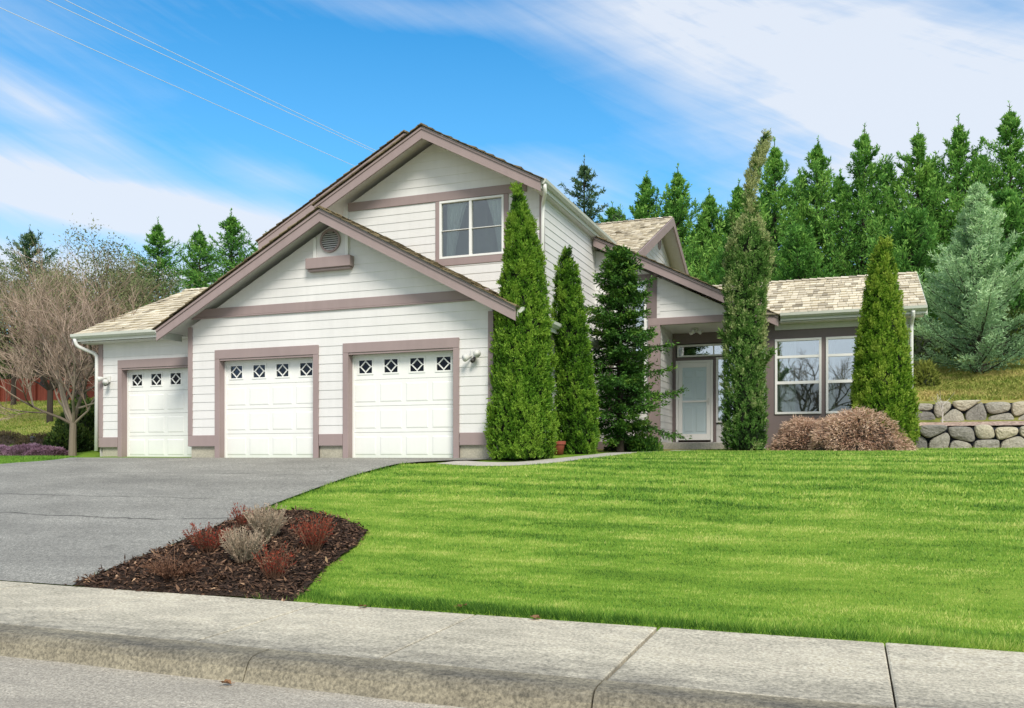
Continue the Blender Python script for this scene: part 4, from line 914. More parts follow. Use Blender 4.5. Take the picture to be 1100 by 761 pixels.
# porch ceiling light
pl = bpy.data.objects.new('porch_light', None); COL.objects.link(pl); pl.parent = HX
m = MB(); m.lathe([(.09, .0), (.09, -.03), (.03, -.05)], (-3.78, 23.3, zr(3.35)), 18); obj('canopy', m, M['lamp'], pl, smooth=True)
for k in range(3):
    a = 2 * pi * k / 3 + .4; m = MB(); d = unit((cos(a), sin(a), -.45)); p = np.array((-3.78, 23.3, zr(3.31)))
    m.tube([p, p + d * .07, p + d * .09, p + d * .16, p + d * .19], [.015, .018, .035, .055, .045], 12); obj('lamp_shade', m, M['lamp'], pl, smooth=True)

# ================================================================== VEGETATION
def prof_at(prof, hh):
    P = np.array(prof); return [np.interp(hh, P[:, 0], P[:, i]) for i in range(1, P.shape[1])]
def columnar(name, label, cat, loc, prof, mat, n_frond=2600, per=10, leaf=(.085, .034), seed=1, group=None, tint0=.5, brown=None, core=.80):
    """dense upright evergreen; prof rows = (height, centre dx, centre dy, radius)"""
    rs = np.random.RandomState(seed); root = thing(name, label, cat, loc, group)
    P = np.array(prof); Ht = P[-1, 0]
    cm = MB(); ring = []
    hs = np.linspace(0.02, Ht * .97, 40)
    sides = 18; vs = []
    for hh in hs:
        dx, dy, r = prof_at(prof, hh)
        for k in range(sides):
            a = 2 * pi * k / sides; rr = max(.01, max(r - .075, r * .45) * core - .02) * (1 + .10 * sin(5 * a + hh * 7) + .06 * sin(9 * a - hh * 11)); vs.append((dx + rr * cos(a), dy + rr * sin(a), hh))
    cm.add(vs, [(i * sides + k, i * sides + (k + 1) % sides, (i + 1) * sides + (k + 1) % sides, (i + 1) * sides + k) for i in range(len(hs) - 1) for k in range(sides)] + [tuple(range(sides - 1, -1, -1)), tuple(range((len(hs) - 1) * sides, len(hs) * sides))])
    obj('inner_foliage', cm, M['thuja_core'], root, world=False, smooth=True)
    tm = MB(); tm.tube([(0, 0, -.25), (0, 0, .5), (P[len(P) // 2, 1], P[len(P) // 2, 2], Ht * .5)], [.09, .075, .05], 10); obj('trunk', tm, M['bark_dark'], root, world=False)
    # frond positions weighted by radius
    hh = np.sort(rs.uniform(0, Ht, n_frond * 3)); dx, dy, r = prof_at(prof, hh); w = r + .04
    k = rs.choice(len(hh), n_frond, p=w / w.sum()); hh, dx, dy, r = hh[k], dx[k], dy[k], r[k]
    a = rs.uniform(0, 2 * pi, n_frond)
    lump = vnoise(np.stack([np.cos(a) * 1.3, np.sin(a) * 1.3, hh * 1.5], -1), 2.2, seed); lump2 = vnoise(np.stack([np.cos(a) * 1.3, np.sin(a) * 1.3, hh * 1.1], -1), 6.0, seed + 5)
    rr = np.maximum(r - .075, r * .45) * (.80 + .24 * lump + .16 * lump2 + rs.uniform(-.08, .05, n_frond))
    out = np.stack([np.cos(a), np.sin(a), 0 * a], -1)
    lump3 = vnoise(np.stack([np.cos(a) * r, np.sin(a) * r, hh * .8], -1), 10.0, seed + 9); rr = rr + .11 * (lump3 - .5)
    base = np.stack([dx, dy, hh], -1) + out * rr[:, None]
    # each frond: small upright fan
    up = np.array([[0, 0, 1.]]); main = up * rs.uniform(.7, 1.1, (n_frond, 1)) + out * rs.uniform(.15, .75, (n_frond, 1)) + .25 * rs.normal(size=(n_frond, 3)); main /= np.linalg.norm(main, axis=1, keepdims=True)
    side = np.cross(main, out + .5 * rs.normal(size=(n_frond, 3))); side /= np.linalg.norm(side, axis=1, keepdims=True)
    B = np.repeat(base, per, 0); Mn = np.repeat(main, per, 0); Sd = np.repeat(side, per, 0); O = np.repeat(out, per, 0)
    t = np.tile(np.linspace(0, 1, per), n_frond); sg = np.tile(np.where(np.arange(per) % 2 == 0, 1, -1), n_frond)
    N = len(B); fl = leaf[0] * 1.5
    c = B + Mn * (t * fl)[:, None] + rs.normal(size=(N, 3)) * .008
    d = Mn + Sd * (sg * (.95 - .6 * t))[:, None] + .22 * rs.normal(size=(N, 3))
    v, f = leaf_quads(c, d, O + .6 * rs.normal(size=(N, 3)), leaf[0] * rs.uniform(.6, 1.2, N) * (1.1 - .4 * t), leaf[1] * rs.uniform(.7, 1.3, N))
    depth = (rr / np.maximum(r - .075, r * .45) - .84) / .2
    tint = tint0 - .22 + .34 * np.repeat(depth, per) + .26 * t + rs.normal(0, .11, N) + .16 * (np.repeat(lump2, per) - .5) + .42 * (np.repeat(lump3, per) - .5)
    if brown is not None: tint = tint + np.repeat(brown(hh, a, rs), per)
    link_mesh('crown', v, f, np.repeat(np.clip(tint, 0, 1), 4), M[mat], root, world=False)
    return root
tp = lambda rows: [(r[0], r[1], r[2], r[3]) for r in rows]
# tall thuja at the garage corner
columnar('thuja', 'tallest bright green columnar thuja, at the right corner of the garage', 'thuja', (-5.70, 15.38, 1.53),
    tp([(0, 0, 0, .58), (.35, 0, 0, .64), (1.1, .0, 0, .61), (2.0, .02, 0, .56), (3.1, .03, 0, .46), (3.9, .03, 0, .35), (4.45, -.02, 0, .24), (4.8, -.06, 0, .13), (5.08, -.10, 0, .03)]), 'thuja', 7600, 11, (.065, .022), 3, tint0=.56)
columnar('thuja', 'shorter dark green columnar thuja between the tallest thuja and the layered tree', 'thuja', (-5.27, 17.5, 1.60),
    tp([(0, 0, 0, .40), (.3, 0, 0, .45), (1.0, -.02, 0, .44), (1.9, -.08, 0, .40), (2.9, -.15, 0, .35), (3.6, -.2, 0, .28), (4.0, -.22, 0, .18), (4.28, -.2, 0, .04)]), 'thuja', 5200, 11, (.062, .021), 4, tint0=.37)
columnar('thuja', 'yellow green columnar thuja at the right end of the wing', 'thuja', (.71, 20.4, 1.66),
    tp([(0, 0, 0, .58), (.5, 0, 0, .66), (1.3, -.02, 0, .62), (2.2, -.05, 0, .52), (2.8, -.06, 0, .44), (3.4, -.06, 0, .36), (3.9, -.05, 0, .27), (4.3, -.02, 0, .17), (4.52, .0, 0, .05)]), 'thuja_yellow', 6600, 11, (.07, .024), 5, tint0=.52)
# Italian cypress with a ragged, leaning, half bare tip
def brown(hh, a, rs):
    lump = vnoise(np.stack([np.cos(a), np.sin(a), hh * .9], -1), 2.0, 77)
    return .30 * np.clip((hh - .9) / 3, 0, 1) * (lump > .45) + .10 * np.clip((hh - 2.5) / 3, 0, 1) + .34 * np.clip((hh - 4.7) / .8, 0, 1) + .34 * np.exp(-((hh - 5.9) / .45) ** 2) - .12 * (hh < 1.2) - .20 * np.exp(-((hh - 4.0) / .8) ** 2) * (np.cos(a - 1.2) < 0) - .13 - .10 * np.clip((2.6 - hh) / 2, 0, 1)
columnar('cypress', 'tall narrow cypress with browning foliage and a bent ragged tip, in front of the porch', 'cypress tree', (-2.19, 20.4, 1.66),
    tp([(0, 0, 0, .42), (.3, 0, 0, .49), (1.0, .0, 0, .47), (2.0, .0, 0, .47), (3.0, .0, 0, .45), (3.8, .03, 0, .50), (4.3, .08, 0, .52), (4.75, .08, 0, .44), (5.05, .06, 0, .33), (5.25, .10, 0, .20), (5.45, .13, 0, .13), (5.8, .11, 0, .12), (6.1, .15, 0, .16), (6.45, .27, 0, .17), (6.78, .38, 0, .14), (7.0, .45, 0, .08), (7.12, .49, 0, .02)]), 'cypress', 6200, 10, (.075, .022), 6, tint0=.45, brown=brown, core=.62)

def add_tufts(root, spots, mat, n, leaf, seed, tint=.5, name='crown'):
    """side tufts: elongated leafy clumps (base, tip, radius)"""
    rs = np.random.RandomState(seed); V = []; F = []; T = []; o = 0
    for (p0, p1, rad) in spots:
        p0, p1 = np.array(p0), np.array(p1); t = rs.uniform(0, 1, n); c = p0 + (p1 - p0) * t[:, None] + rnd_dirs(n, rs) * (rad * rs.uniform(.2, 1, n) * (1.1 - .7 * t))[:, None]
        d = unit(p1 - p0) + .7 * rs.normal(size=(n, 3)); v, f = leaf_quads(c, d, rnd_dirs(n, rs), leaf[0] * rs.uniform(.6, 1.3, n), leaf[1] * rs.uniform(.7, 1.3, n))
        V.append(v); F.append(f + o); o += len(v); T.append(np.repeat(np.clip(tint + rs.normal(0, .18, n), 0, 1), 4))
    return link_mesh(name, np.concatenate(V), np.concatenate(F), np.concatenate(T), M[mat], root, world=False)
cyp = [o for o in bpy.data.objects if o.name == 'cypress'][0]
add_tufts(cyp, [((.3, -.1, 1.9), (.62, -.25, 2.25), .13), ((.3, 0, 4.2), (.58, -.1, 4.65), .14), ((-.2, -.1, 4.9), (-.30, -.1, 5.45), .10), ((.15, 0, 5.1), (.28, -.05, 5.6), .09), ((-.3, -.1, 2.4), (-.52, -.15, 2.75), .11), ((-.25, -.1, 4.0), (-.42, -.15, 4.5), .11), ((.28, -.05, 6.2), (.22, -.05, 6.7), .08), ((.16, 0, 5.3), (.0, -.05, 5.75), .09)], 'cypress', 260, (.10, .034), 61, .52, 'side_branch')

def conifer(name, label, cat, loc, Ht, R, mat, n_br=80, seed=1, up=.45, crown0=.06, leaf=(.20, .065), twigs=8, per=4, shape=.85, droop=0.0, group=None, lean=(0, 0), gaps=.25, tint0=.5, trunk_r=.14, ragged=.3, tip_up=.5, vis_trunk=True, flat=.35, tw_len=.42, lead=.0):
    rs = np.random.RandomState(seed); root = thing(name, label, cat, loc, group)
    tm = MB(); pts = [(lean[0] * f, lean[1] * f, -.3 + (Ht + .2) * f) for f in np.linspace(0, 1, 8)]
    tm.tube(pts, [trunk_r * (1 - f) ** .8 + .012 for f in np.linspace(0, 1, 8)], 8, .4)
    C = []; D = []; NN = []; T = []; LN = []; S = []
    ga = rs.uniform(0, 6.28)
    lumpseed = seed * 13
    for b in range(n_br):
        f = crown0 + (1 - crown0 - lead) * ((b + rs.uniform(0, 1)) / n_br) ** .95; z = f * Ht
        ga += 2.39996 + rs.normal(0, .35)
        rel = (f - crown0) / (1 - crown0 - lead)
        Lr = R * ((1 - rel) ** shape) * min(1, .62 + rel * 3.2) * (1 + ragged * rs.uniform(-1, .7)) + .07
        if rs.uniform() < gaps * .3: Lr *= .55
        el = up + .35 * rel + rs.normal(0, .13)                                   # starting elevation
        hd = np.array((cos(ga), sin(ga), 0)); p = np.array((lean[0] * f, lean[1] * f, z)); ns = 9
        pth = [p.copy()]; cur = el
        for k in range(ns):
            q = k / (ns - 1); cur = el - droop * q * (1 - q) * 3 + tip_up * (q ** 1.6)
            p = p + (hd * cos(cur) + np.array((0, 0, sin(cur)))) * Lr / ns; pth.append(p.copy())
        pth = np.array(pth); 
        if vis_trunk and Lr > .5: tm.tube(pth[::3], [.022 + .014 * Lr / 2, .018, .012, .006][:len(pth[::3])], 5, .35, cap=False)
        bt = rs.normal(0, .10)
        nt = max(3, int(twigs * (.5 + Lr / R)))
        for k in range(nt):
            q = .10 + .90 * (k + rs.uniform(0, 1)) / nt; i = q * ns; i0 = min(int(i), ns - 1); c0 = pth[i0] + (pth[i0 + 1] - pth[i0]) * (i - i0); dr = unit(pth[i0 + 1] - pth[i0])
            sidev = unit(np.cross(dr, (0, 0, 1.))) * (1 if (k % 2) else -1)
            tl = (Lr * tw_len * (1 - q * .75) + .07) * rs.uniform(.6, 1.2)
            td = unit(dr * rs.uniform(.5, 1.0) + sidev * rs.uniform(.5, 1.0) + np.array((0, 0, rs.normal(tip_up * .4 - droop * .5, flat))))
            m_ = per
            s_ = (np.arange(m_) + rs.uniform(0, 1, m_)) / m_
            c = c0 + td * (s_ * tl)[:, None] + rs.normal(0, .03, (m_, 3)); d = td + .55 * rs.normal(size=(m_, 3)); d[:, 2] += tip_up * .3
            C.append(c); D.append(d); NN.append(np.array((0, 0, 1.)) + .8 * rs.normal(size=(m_, 3))); LN.append(np.full(m_, 1.))
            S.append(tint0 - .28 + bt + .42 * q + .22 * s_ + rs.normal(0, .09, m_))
        # leader of the branch
        m_ = per * 2; s_ = rs.uniform(.2, 1, m_); ii = (s_ * (ns - 1e-3)); i0 = ii.astype(int); c = pth[i0] + (pth[i0 + 1] - pth[i0]) * (ii - i0)[:, None]
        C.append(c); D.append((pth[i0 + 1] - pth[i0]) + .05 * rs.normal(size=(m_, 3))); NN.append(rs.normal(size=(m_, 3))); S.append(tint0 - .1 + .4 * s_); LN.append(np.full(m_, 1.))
    m_ = 26; s_ = 1 - (lead + .03) * rs.uniform(0, 1, m_) ** 1.3; C.append(np.stack([lean[0] * s_, lean[1] * s_, s_ * Ht], -1)); D.append(np.stack([rs.normal(0, .6, m_), rs.normal(0, .6, m_), np.full(m_, 1.)], -1)); NN.append(rs.normal(size=(m_, 3))); S.append(np.full(m_, tint0 + .2)); LN.append(np.full(m_, .8))
    C = np.concatenate(C); D = np.concatenate(D); NN = np.concatenate(NN); S = np.concatenate(S); LN = np.concatenate(LN); N = len(C)
    v, f = leaf_quads(C, D, NN, leaf[0] * LN * rs.uniform(.6, 1.35, N), leaf[1] * rs.uniform(.6, 1.4, N))
    obj('trunk', tm, M['bark_dark'], root, world=False)
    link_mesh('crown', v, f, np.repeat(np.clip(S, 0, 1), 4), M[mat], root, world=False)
    return root

# layered dark tree by the entry window
conifer('hemlock_tree', 'dark green layered evergreen tree beside the entry window, with gaps between its tiers', 'evergreen tree', (-4.95, 19.9, 1.62), 4.75, 1.18, 'hemlock', 165, 8, up=.10, crown0=.08, leaf=(.085, .034), twigs=20, per=12, shape=.48, droop=.50, ragged=.5, tint0=.48, trunk_r=.09, tip_up=.15, flat=.12, gaps=.9)
# low leafy plant beside its foot
def mound(name, label, cat, loc, rx, ry, hz, mat, n, leaf, seed, group=None, core='thuja_core', down=.0, up=.5, tint0=.5, spread=.25, corescale=.78, core_on=True, base_z=0.0, upright=False):
    rs = np.random.RandomState(seed); root = thing(name, label, cat, loc, group)
    if core_on:
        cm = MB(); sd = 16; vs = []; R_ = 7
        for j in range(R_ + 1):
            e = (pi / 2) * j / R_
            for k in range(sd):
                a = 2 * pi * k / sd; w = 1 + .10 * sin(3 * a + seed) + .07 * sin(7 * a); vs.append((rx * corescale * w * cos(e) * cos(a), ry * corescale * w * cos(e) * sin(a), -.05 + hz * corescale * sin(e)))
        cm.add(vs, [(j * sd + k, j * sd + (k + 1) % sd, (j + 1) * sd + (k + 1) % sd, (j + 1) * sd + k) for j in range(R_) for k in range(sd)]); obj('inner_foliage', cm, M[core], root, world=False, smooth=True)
    a = rs.uniform(0, 2 * pi, n); e = np.arcsin(rs.uniform(0, 1, n)); dirs = np.stack([np.cos(e) * np.cos(a), np.cos(e) * np.sin(a), np.sin(e)], -1)
    lump = vnoise(dirs * 2.2 + seed, 1.6, seed); l2 = vnoise(dirs * 5 + seed, 1.5, seed + 3)
    rad = .74 + .26 * lump + .16 * (l2 - .5) - spread * rs.uniform(0, 1, n) ** 2
    c = dirs * np.array([[rx, ry, hz]]) * rad[:, None]; c[:, 2] = np.maximum(c[:, 2], .01)
    d = dirs * .7 + np.array([[0, 0, up - down]]) + .45 * rs.normal(size=(n, 3))
    if down: d[:, :2] += dirs[:, :2] * .5
    v, f = leaf_quads(c, d, dirs + .8 * rs.normal(size=(n, 3)), leaf[0] * rs.uniform(.5, 1.3, n), leaf[1] * rs.uniform(.6, 1.3, n))
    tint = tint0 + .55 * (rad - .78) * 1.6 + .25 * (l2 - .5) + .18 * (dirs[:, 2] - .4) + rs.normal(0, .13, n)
    link_mesh('crown', v, f, np.repeat(np.clip(tint, 0, 1), 4), M[mat], root, world=False)
    return root
mound('leafy_shrub', 'small bright green leafy shrub at the foot of the mauve porch pillar', 'shrub', (-4.45, 20.3, 1.64), .42, .35, .55, 'hemlock', 1800, (.10, .04), 9, tint0=.62, core_on=False, spread=.7)
mound('low_bush', 'low dark bush against the wall behind the layered tree', 'shrub', (-5.1, 21.6, 1.66), .75, .4, .38, 'bush', 2200, (.07, .04), 10, tint0=.3)
# dry laceleaf maples in front of the wing windows
mound('laceleaf_maple', 'lower tan mound of dry weeping laceleaf maple beside the cypress', 'shrub', (-.86, 20.4, 1.64), .86, .6, .88, 'maple', 15000, (.085, .016), 15, core='bark_dark', down=.8, up=.45, tint0=.52, spread=.35)
mound('laceleaf_maple', 'larger domed tan mound of dry weeping laceleaf maple beside the yellow green thuja', 'shrub', (.16, 20.0, 1.64), 1.14, .75, 1.04, 'maple', 24000, (.085, .016), 16, core='bark_dark', down=.8, up=.45, tint0=.60, spread=.35)

# plants of the mulch bed
def sprig_plant(name, label, loc, rad, hz, mat, n_stem, seed, group=None, leaf=(.035, .010), spread=.6, per=14, tint0=.5, flop=0):
    rs = np.random.RandomState(seed); root = thing(name, label, 'plant', loc, group)
    C = []; D = []; T = []; st = MB()
    for i in range(n_stem):
        a = rs.uniform(0, 2 * pi); sp = spread * sqrt(rs.uniform(0, 1)); L = hz * rs.uniform(.65, 1.1)
        d = unit((cos(a) * sp, sin(a) * sp, 1.0)); p0 = np.array((cos(a), sin(a), 0)) * rad * .35 * rs.uniform(0, 1); cur = p0.copy(); pts = [cur.copy()]
        for k in range(4): d = unit(d + np.array((rs.normal(0, .1), rs.normal(0, .1), .05 - flop * k * .35))); cur = cur + d * L / 4; cur[2] = max(cur[2], .02); pts.append(cur.copy())
        st.tube(pts, [.004, .0035, .003, .0025, .002], 3, rs.uniform(.2, .8), cap=False); pts = np.array(pts)
        t = rs.uniform(.2, 1, per); ii = t * 3.999; i0 = ii.astype(int); c = pts[i0] + (pts[i0 + 1] - pts[i0]) * (ii - i0)[:, None]
        C.append(c); D.append((pts[i0 + 1] - pts[i0]) / np.linalg.norm(pts[i0 + 1] - pts[i0], axis=1, keepdims=True) + .7 * rs.normal(size=(per, 3))); T.append(tint0 - .25 + .4 * t + rs.normal(0, .13, per))
    C = np.concatenate(C); D = np.concatenate(D); T = np.concatenate(T); N = len(C)
    v, f = leaf_quads(C, D, rnd_dirs(N, rs), leaf[0] * rs.uniform(.6, 1.4, N), leaf[1] * rs.uniform(.7, 1.4, N))
    obj('stems', st, M['brown_heath'] if mat != 'lavender' else M['lavender'], root, world=False)
    link_mesh('foliage', v, f, np.repeat(np.clip(T, 0, 1), 4), M[mat], root, world=False); return root
def bz(x, y): return float(bedz(np.array([x]), np.array([y]))[0])
def bp(x, y): return (x, y, bz(x, y) - .01)
sprig_plant('heath_plant', 'dark red heath at the driveway edge of the bed, left of the pale lavenders', bp(-6.97, 8.31), .25, .34, 'red_heath', 70, 31, 'red plants in the mulch bed', spread=1.0)
sprig_plant('heath_plant', 'small dark red heath farthest back, behind the rear pale lavender', bp(-7.35, 9.4), .15, .30, 'red_heath', 30, 32, 'red plants in the mulch bed', spread=.7)
sprig_plant('heath_plant', 'bright red heath at the right of the bed by the lawn', bp(-5.76, 8.64), .24, .42, 'red_heath', 80, 33, 'red plants in the mulch bed', spread=.75, tint0=.55)
sprig_plant('heath_plant', 'sparse red heath at the front of the bed, near the sidewalk', bp(-5.58, 7.65), .25, .36, 'red_heath', 60, 34, 'red plants in the mulch bed', spread=.8, per=9)
sprig_plant('heath_plant', 'flattened brown red heath in the narrow left tip of the bed', bp(-6.8, 7.52), .3, .34, 'brown_heath', 70, 35, 'red plants in the mulch bed', spread=1.7, flop=.35, tint0=.5)
sprig_plant('lavender_plant', 'pale dry lavender in the middle of the bed, nearer the sidewalk', bp(-6.27, 8.05), .26, .38, 'lavender', 170, 36, 'pale plants in the mulch bed', spread=.8, leaf=(.04, .008))
sprig_plant('lavender_plant', 'taller pale dry lavender at the back of the bed', bp(-6.62, 8.92), .28, .42, 'lavender', 190, 37, 'pale plants in the mulch bed', spread=.75, leaf=(.04, .008))

# row of tall conifers on the hill behind the house
row = [(-12.4, 42.5, 16.6, 1.5, 'fir'), (-10.75, 43, 14.0, 1.3, 'fir'), (-9.25, 42, 15.4, 1.7, 'conifer'), (-7.65, 42, 15.5, 1.6, 'conifer'), (-6.1, 42.5, 14.3, 1.6, 'conifer'), (-4.7, 42.5, 14.6, 1.7, 'conifer'),
       (-3.15, 42, 16.2, 1.9, 'conifer'), (-1.4, 42, 16.0, 2.0, 'conifer'), (.5, 42, 16.3, 1.9, 'conifer'), (2.75, 42, 16.0, 2.1, 'conifer'), (4.45, 42, 16.15, 2.0, 'conifer'), (6.45, 42, 16.5, 2.1, 'conifer'), (8.5, 42, 16.0, 2.2, 'conifer'), (10.5, 42.5, 15.6, 2.2, 'conifer')]
lab = ['pale open fir rising just right of the upper storey gutter', 'short thin fir between the pale open fir and the cross gable', 'tall conifer directly above the ridge of the cross gable roof', 'pointed conifer just right of the cross gable peak', 'lower conifer in the gap left of the cypress tip', 'conifer standing directly behind the cypress', 'conifer rising immediately right of the cypress tip',
       'second conifer right of the cypress tip', 'conifer directly above the yellow green thuja', 'conifer between the yellow green thuja and the blue spruce', 'conifer standing directly behind the blue spruce tip', 'tallest conifer at the right edge of the row', 'conifer at the far right end of the row, mostly cut by the frame', 'conifer beyond the right end of the row']
for i, ((x, y, zt_, R_, kind), lb) in enumerate(zip(row[:13], lab)):
    zb_ = h(x, y) - .1
    if kind == 'fir': conifer('fir_tree', lb, 'conifer', (x, y, zb_), zt_ - zb_, R_ * 3.3, 'fir', 120, 100 + i, up=.10, crown0=.0, leaf=(.17, .05), twigs=20, per=8, tw_len=.26, lead=.05, shape=.85, ragged=.5, droop=.15, tint0=.45, group='row of conifers behind the house', gaps=1.0, tip_up=.3)
    else: conifer('conifer', lb, 'conifer', (x, y, zb_), zt_ - zb_, R_ * 3.0, 'conifer', 150, 100 + i, up=.10, crown0=.0, leaf=(.17, .052), twigs=24, per=8, tw_len=.20, lead=.055, shape=1.0, ragged=.5, tint0=.60 + .06 * sin(i * 2.3), group='row of conifers behind the house', lean=(.15 * sin(i), 0), tip_up=.75, gaps=1.0)
back = [(-12.9, 13.6), (-11.6, 14.6), (-10.0, 14.9), (-8.4, 14.6), (-6.9, 13.6), (-5.4, 13.9), (-3.9, 14.5), (-2.2, 15.2), (-.4, 15.0), (1.7, 15.4), (3.6, 15.1), (5.6, 15.3), (7.6, 15.4)]
bl_ = ['back row conifer low beside the upper storey gutter', 'back row conifer just right of the pale open fir', 'back row conifer above the left end of the cross gable ridge', 'shorter back row conifer directly behind the cross gable roof', 'back row conifer in the gap right of the cross gable peak', 'low back row conifer left of the cypress', 'back row conifer hidden mostly by the cypress', 'back row conifer just right of the cypress', 'back row conifer between the second and third trees right of the cypress tip', 'back row conifer right of the yellow green thuja tip', 'back row conifer left of the blue spruce tip', 'back row conifer right of the blue spruce tip', 'back row conifer at the right edge of the frame']
for i, ((x, zt_), lb) in enumerate(zip(back, bl_)):
    zb_ = h(x, 45) - .1; conifer('conifer', lb, 'conifer', (x, 45, zb_), zt_ - zb_ + .3, 4.6, 'conifer', 120, 400 + i, up=.10, crown0=.0, leaf=(.20, .07), twigs=20, per=7, tw_len=.22, lead=.05, shape=.85, ragged=.5, tint0=.48, group='back row of conifers behind the house', tip_up=.5, gaps=.8)
# lower understorey in front of the row
for j, (x, y, hz) in enumerate([(-1.9, 37.5, 3.6), (-4.6, 38, 3.4), (2.2, 36.8, 3.2), (5.2, 35.5, 3.4)]):
    conifer('young_conifer', ['young conifer low behind the wing roof, left of the yellow green thuja', 'young conifer low behind the entry roof and cypress', 'young conifer low behind the right end of the wing', 'young conifer low behind the blue spruce'][j], 'conifer', (x, y, h(x, y) - .1), hz + 2.4, 2.3, 'conifer', 110, 140 + j, up=.25, crown0=.0, leaf=(.16, .05), twigs=18, per=9, tw_len=.3, shape=.5, ragged=.4, tint0=.45, tip_up=.7, group='young conifers behind the wing')
# blue spruce on the bank at right
conifer('blue_spruce', 'blue green spruce with upswept branches on the grass bank at right', 'spruce tree', (3.40, 28, h(3.4, 28) - .1), 5.35, 2.5, 'spruce', 150, 180, up=.28, crown0=.01, leaf=(.11, .026), twigs=26, per=14, tw_len=.30, shape=.95, ragged=.3, tint0=.58, tip_up=.35, trunk_r=.12, flat=.2)
for j, (x, y, r_, lb) in enumerate([(2.0, 34, 1.9, 'dark bush on the hill just right of the wing roof, left of the blue spruce'), (5.0, 34, 2.0, 'dark bush on the hill behind the blue spruce'), (8.2, 34.5, 2.2, 'dark bush on the hill at the right edge of the frame')]):
    mound('evergreen_bush', lb, 'shrub', (x, y, h(x, y) - .2), r_, 1.2, 2.0, 'bush', 6000, (.17, .07), 320 + j, group='bushes on the hill behind the blue spruce', tint0=.40, spread=.35)
mound('golden_shrub', 'small yellow green shrub between the wing corner and the blue spruce', 'shrub', (1.95, 26.6, h(1.95, 26.6) - .1), .4, .4, .8, 'bush', 1500, (.14, .04), 18, tint0=.9)

# --- left yard
tr = [(-44.8, 38, 15.1, 2.2), (-35.3, 38, 14.6, 1.7), (-32.9, 38.5, 14.1, 1.55), (-30.4, 38, 14.6, 1.75), (-28.2, 38, 13.2, 1.8), (-37.6, 39, 12.6, 1.6)]
tl_ = ['grey green fir at the left edge beyond the red fence', 'thin topped fir left of three above the low bay roof', 'middle fir of three above the low bay roof', 'rightmost fir of three above the low bay roof, beside the garage gable', 'fir low behind the garage gable rake', 'short fir left of the three above the low bay roof']
for i, ((x, y, zt_, R_), lb) in enumerate(zip(tr, tl_)):
    zb_ = h(x, y) - .1
    conifer('fir_tree', lb, 'conifer', (x, y, zb_), zt_ - zb_, R_ * 3.7, 'fir' if i == 0 else 'conifer', 170, 200 + i, up=.02, crown0=.0, leaf=(.17, .05), twigs=20, per=8, tw_len=.24, lead=.05, shape=.95, ragged=.55, droop=.1, tint0=.48, group='firs beyond the left yard', tip_up=.45, gaps=1.0)

def bare_tree(name, label, loc, stems, levels, seed, mat_t='bark', mat_w='twig', group=None, r0=.085, olive=0, leafmat='olive', low=.9, trunk_h=.85, wig=.16, fan=.55, tl=.62, kids=(3, 4), seg=1.3, leafsz=(.16, .09)):
    rs = random.Random(seed); nr = np.random.RandomState(seed); root = thing(name, label, 'tree', loc, group)
    tk = MB(); tw = MB(); tips = []
    def grow(p, d, L, r, lv):
        n = 4; pts = [p.copy()]; rad = [r]; cur = p.copy()
        for k in range(n):
            d = unit(d + np.array((rs.gauss(0, wig), rs.gauss(0, wig), rs.gauss(.04, wig * .6)))); cur = cur + d * L / n; pts.append(cur.copy()); rad.append(max(.0035, r * (1 - .5 * (k + 1) / n)))
        (tk if r > .02 else tw).tube(pts, rad, 7 if r > .03 else (4 if r > .012 else 3), rs.uniform(.2, .9), cap=False)
        if lv <= 0: tips.append(pts[-1]); tips.append(pts[2]); return
        for i in range(rs.randint(*kids)):
            f = rs.uniform(.35, 1.0); q = pts[min(n, max(1, int(round(f * n))))]
            ax = unit(np.array((rs.gauss(0, 1), rs.gauss(0, 1), rs.gauss(.15, .6)))); nd = unit(d * (1 - fan * .35) + ax * fan)
            grow(q, nd, L * tl * rs.uniform(.75, 1.2), max(.004, r * .55), lv - 1)
        grow(pts[-1], unit(d + np.array((rs.gauss(0, .2), rs.gauss(0, .2), .05))), L * tl * 1.05, max(.004, r * .5), lv - 1)
    tk.tube([(0, 0, -.2), (.01, .0, trunk_h * .5), (.03, 0, trunk_h)], [r0 * 1.25, r0 * 1.02, r0], 9, .6)
    for (dx, dy, dz, L, rr) in stems: grow(np.array((.03, 0, trunk_h - .05)), unit((dx, dy, dz)), L, rr, levels)
    obj('trunk', tk, M[mat_t], root, world=False); obj('twigs', tw, M[mat_w], root, world=False)
    if olive:
        tips = np.array(tips); n = olive; c = tips[nr.randint(0, len(tips), n)] + nr.normal(0, .16, (n, 3)); v, f = leaf_quads(c, rnd_dirs(n, nr), rnd_dirs(n, nr), leafsz[0] * nr.uniform(.5, 1.3, n), leafsz[1] * nr.uniform(.5, 1.3, n))
        link_mesh('crown', v, f, np.repeat(np.clip(.5 + .4 * (vnoise(c, .8, seed) - .5) + nr.normal(0, .18, n), 0, 1), 4), M[leafmat], root, world=False)
    return root
bare_tree('bare_tree', 'leafless multi stemmed tree with spreading pale branches at the left corner of the garage bay', (-18.45, 16.9, h(-18.45, 16.9)),
    [(-.95, .1, .42, 1.5, .05), (-.55, -.1, .85, 1.6, .05), (.05, .1, 1, 1.7, .055), (.45, -.1, .9, 1.5, .045), (.75, .2, .65, 1.15, .035), (-.25, .4, .95, 1.6, .045), (-.85, -.4, .55, 1.4, .04), (-.7, .5, .75, 1.5, .04)], 4, 51, tl=.66, fan=.6)
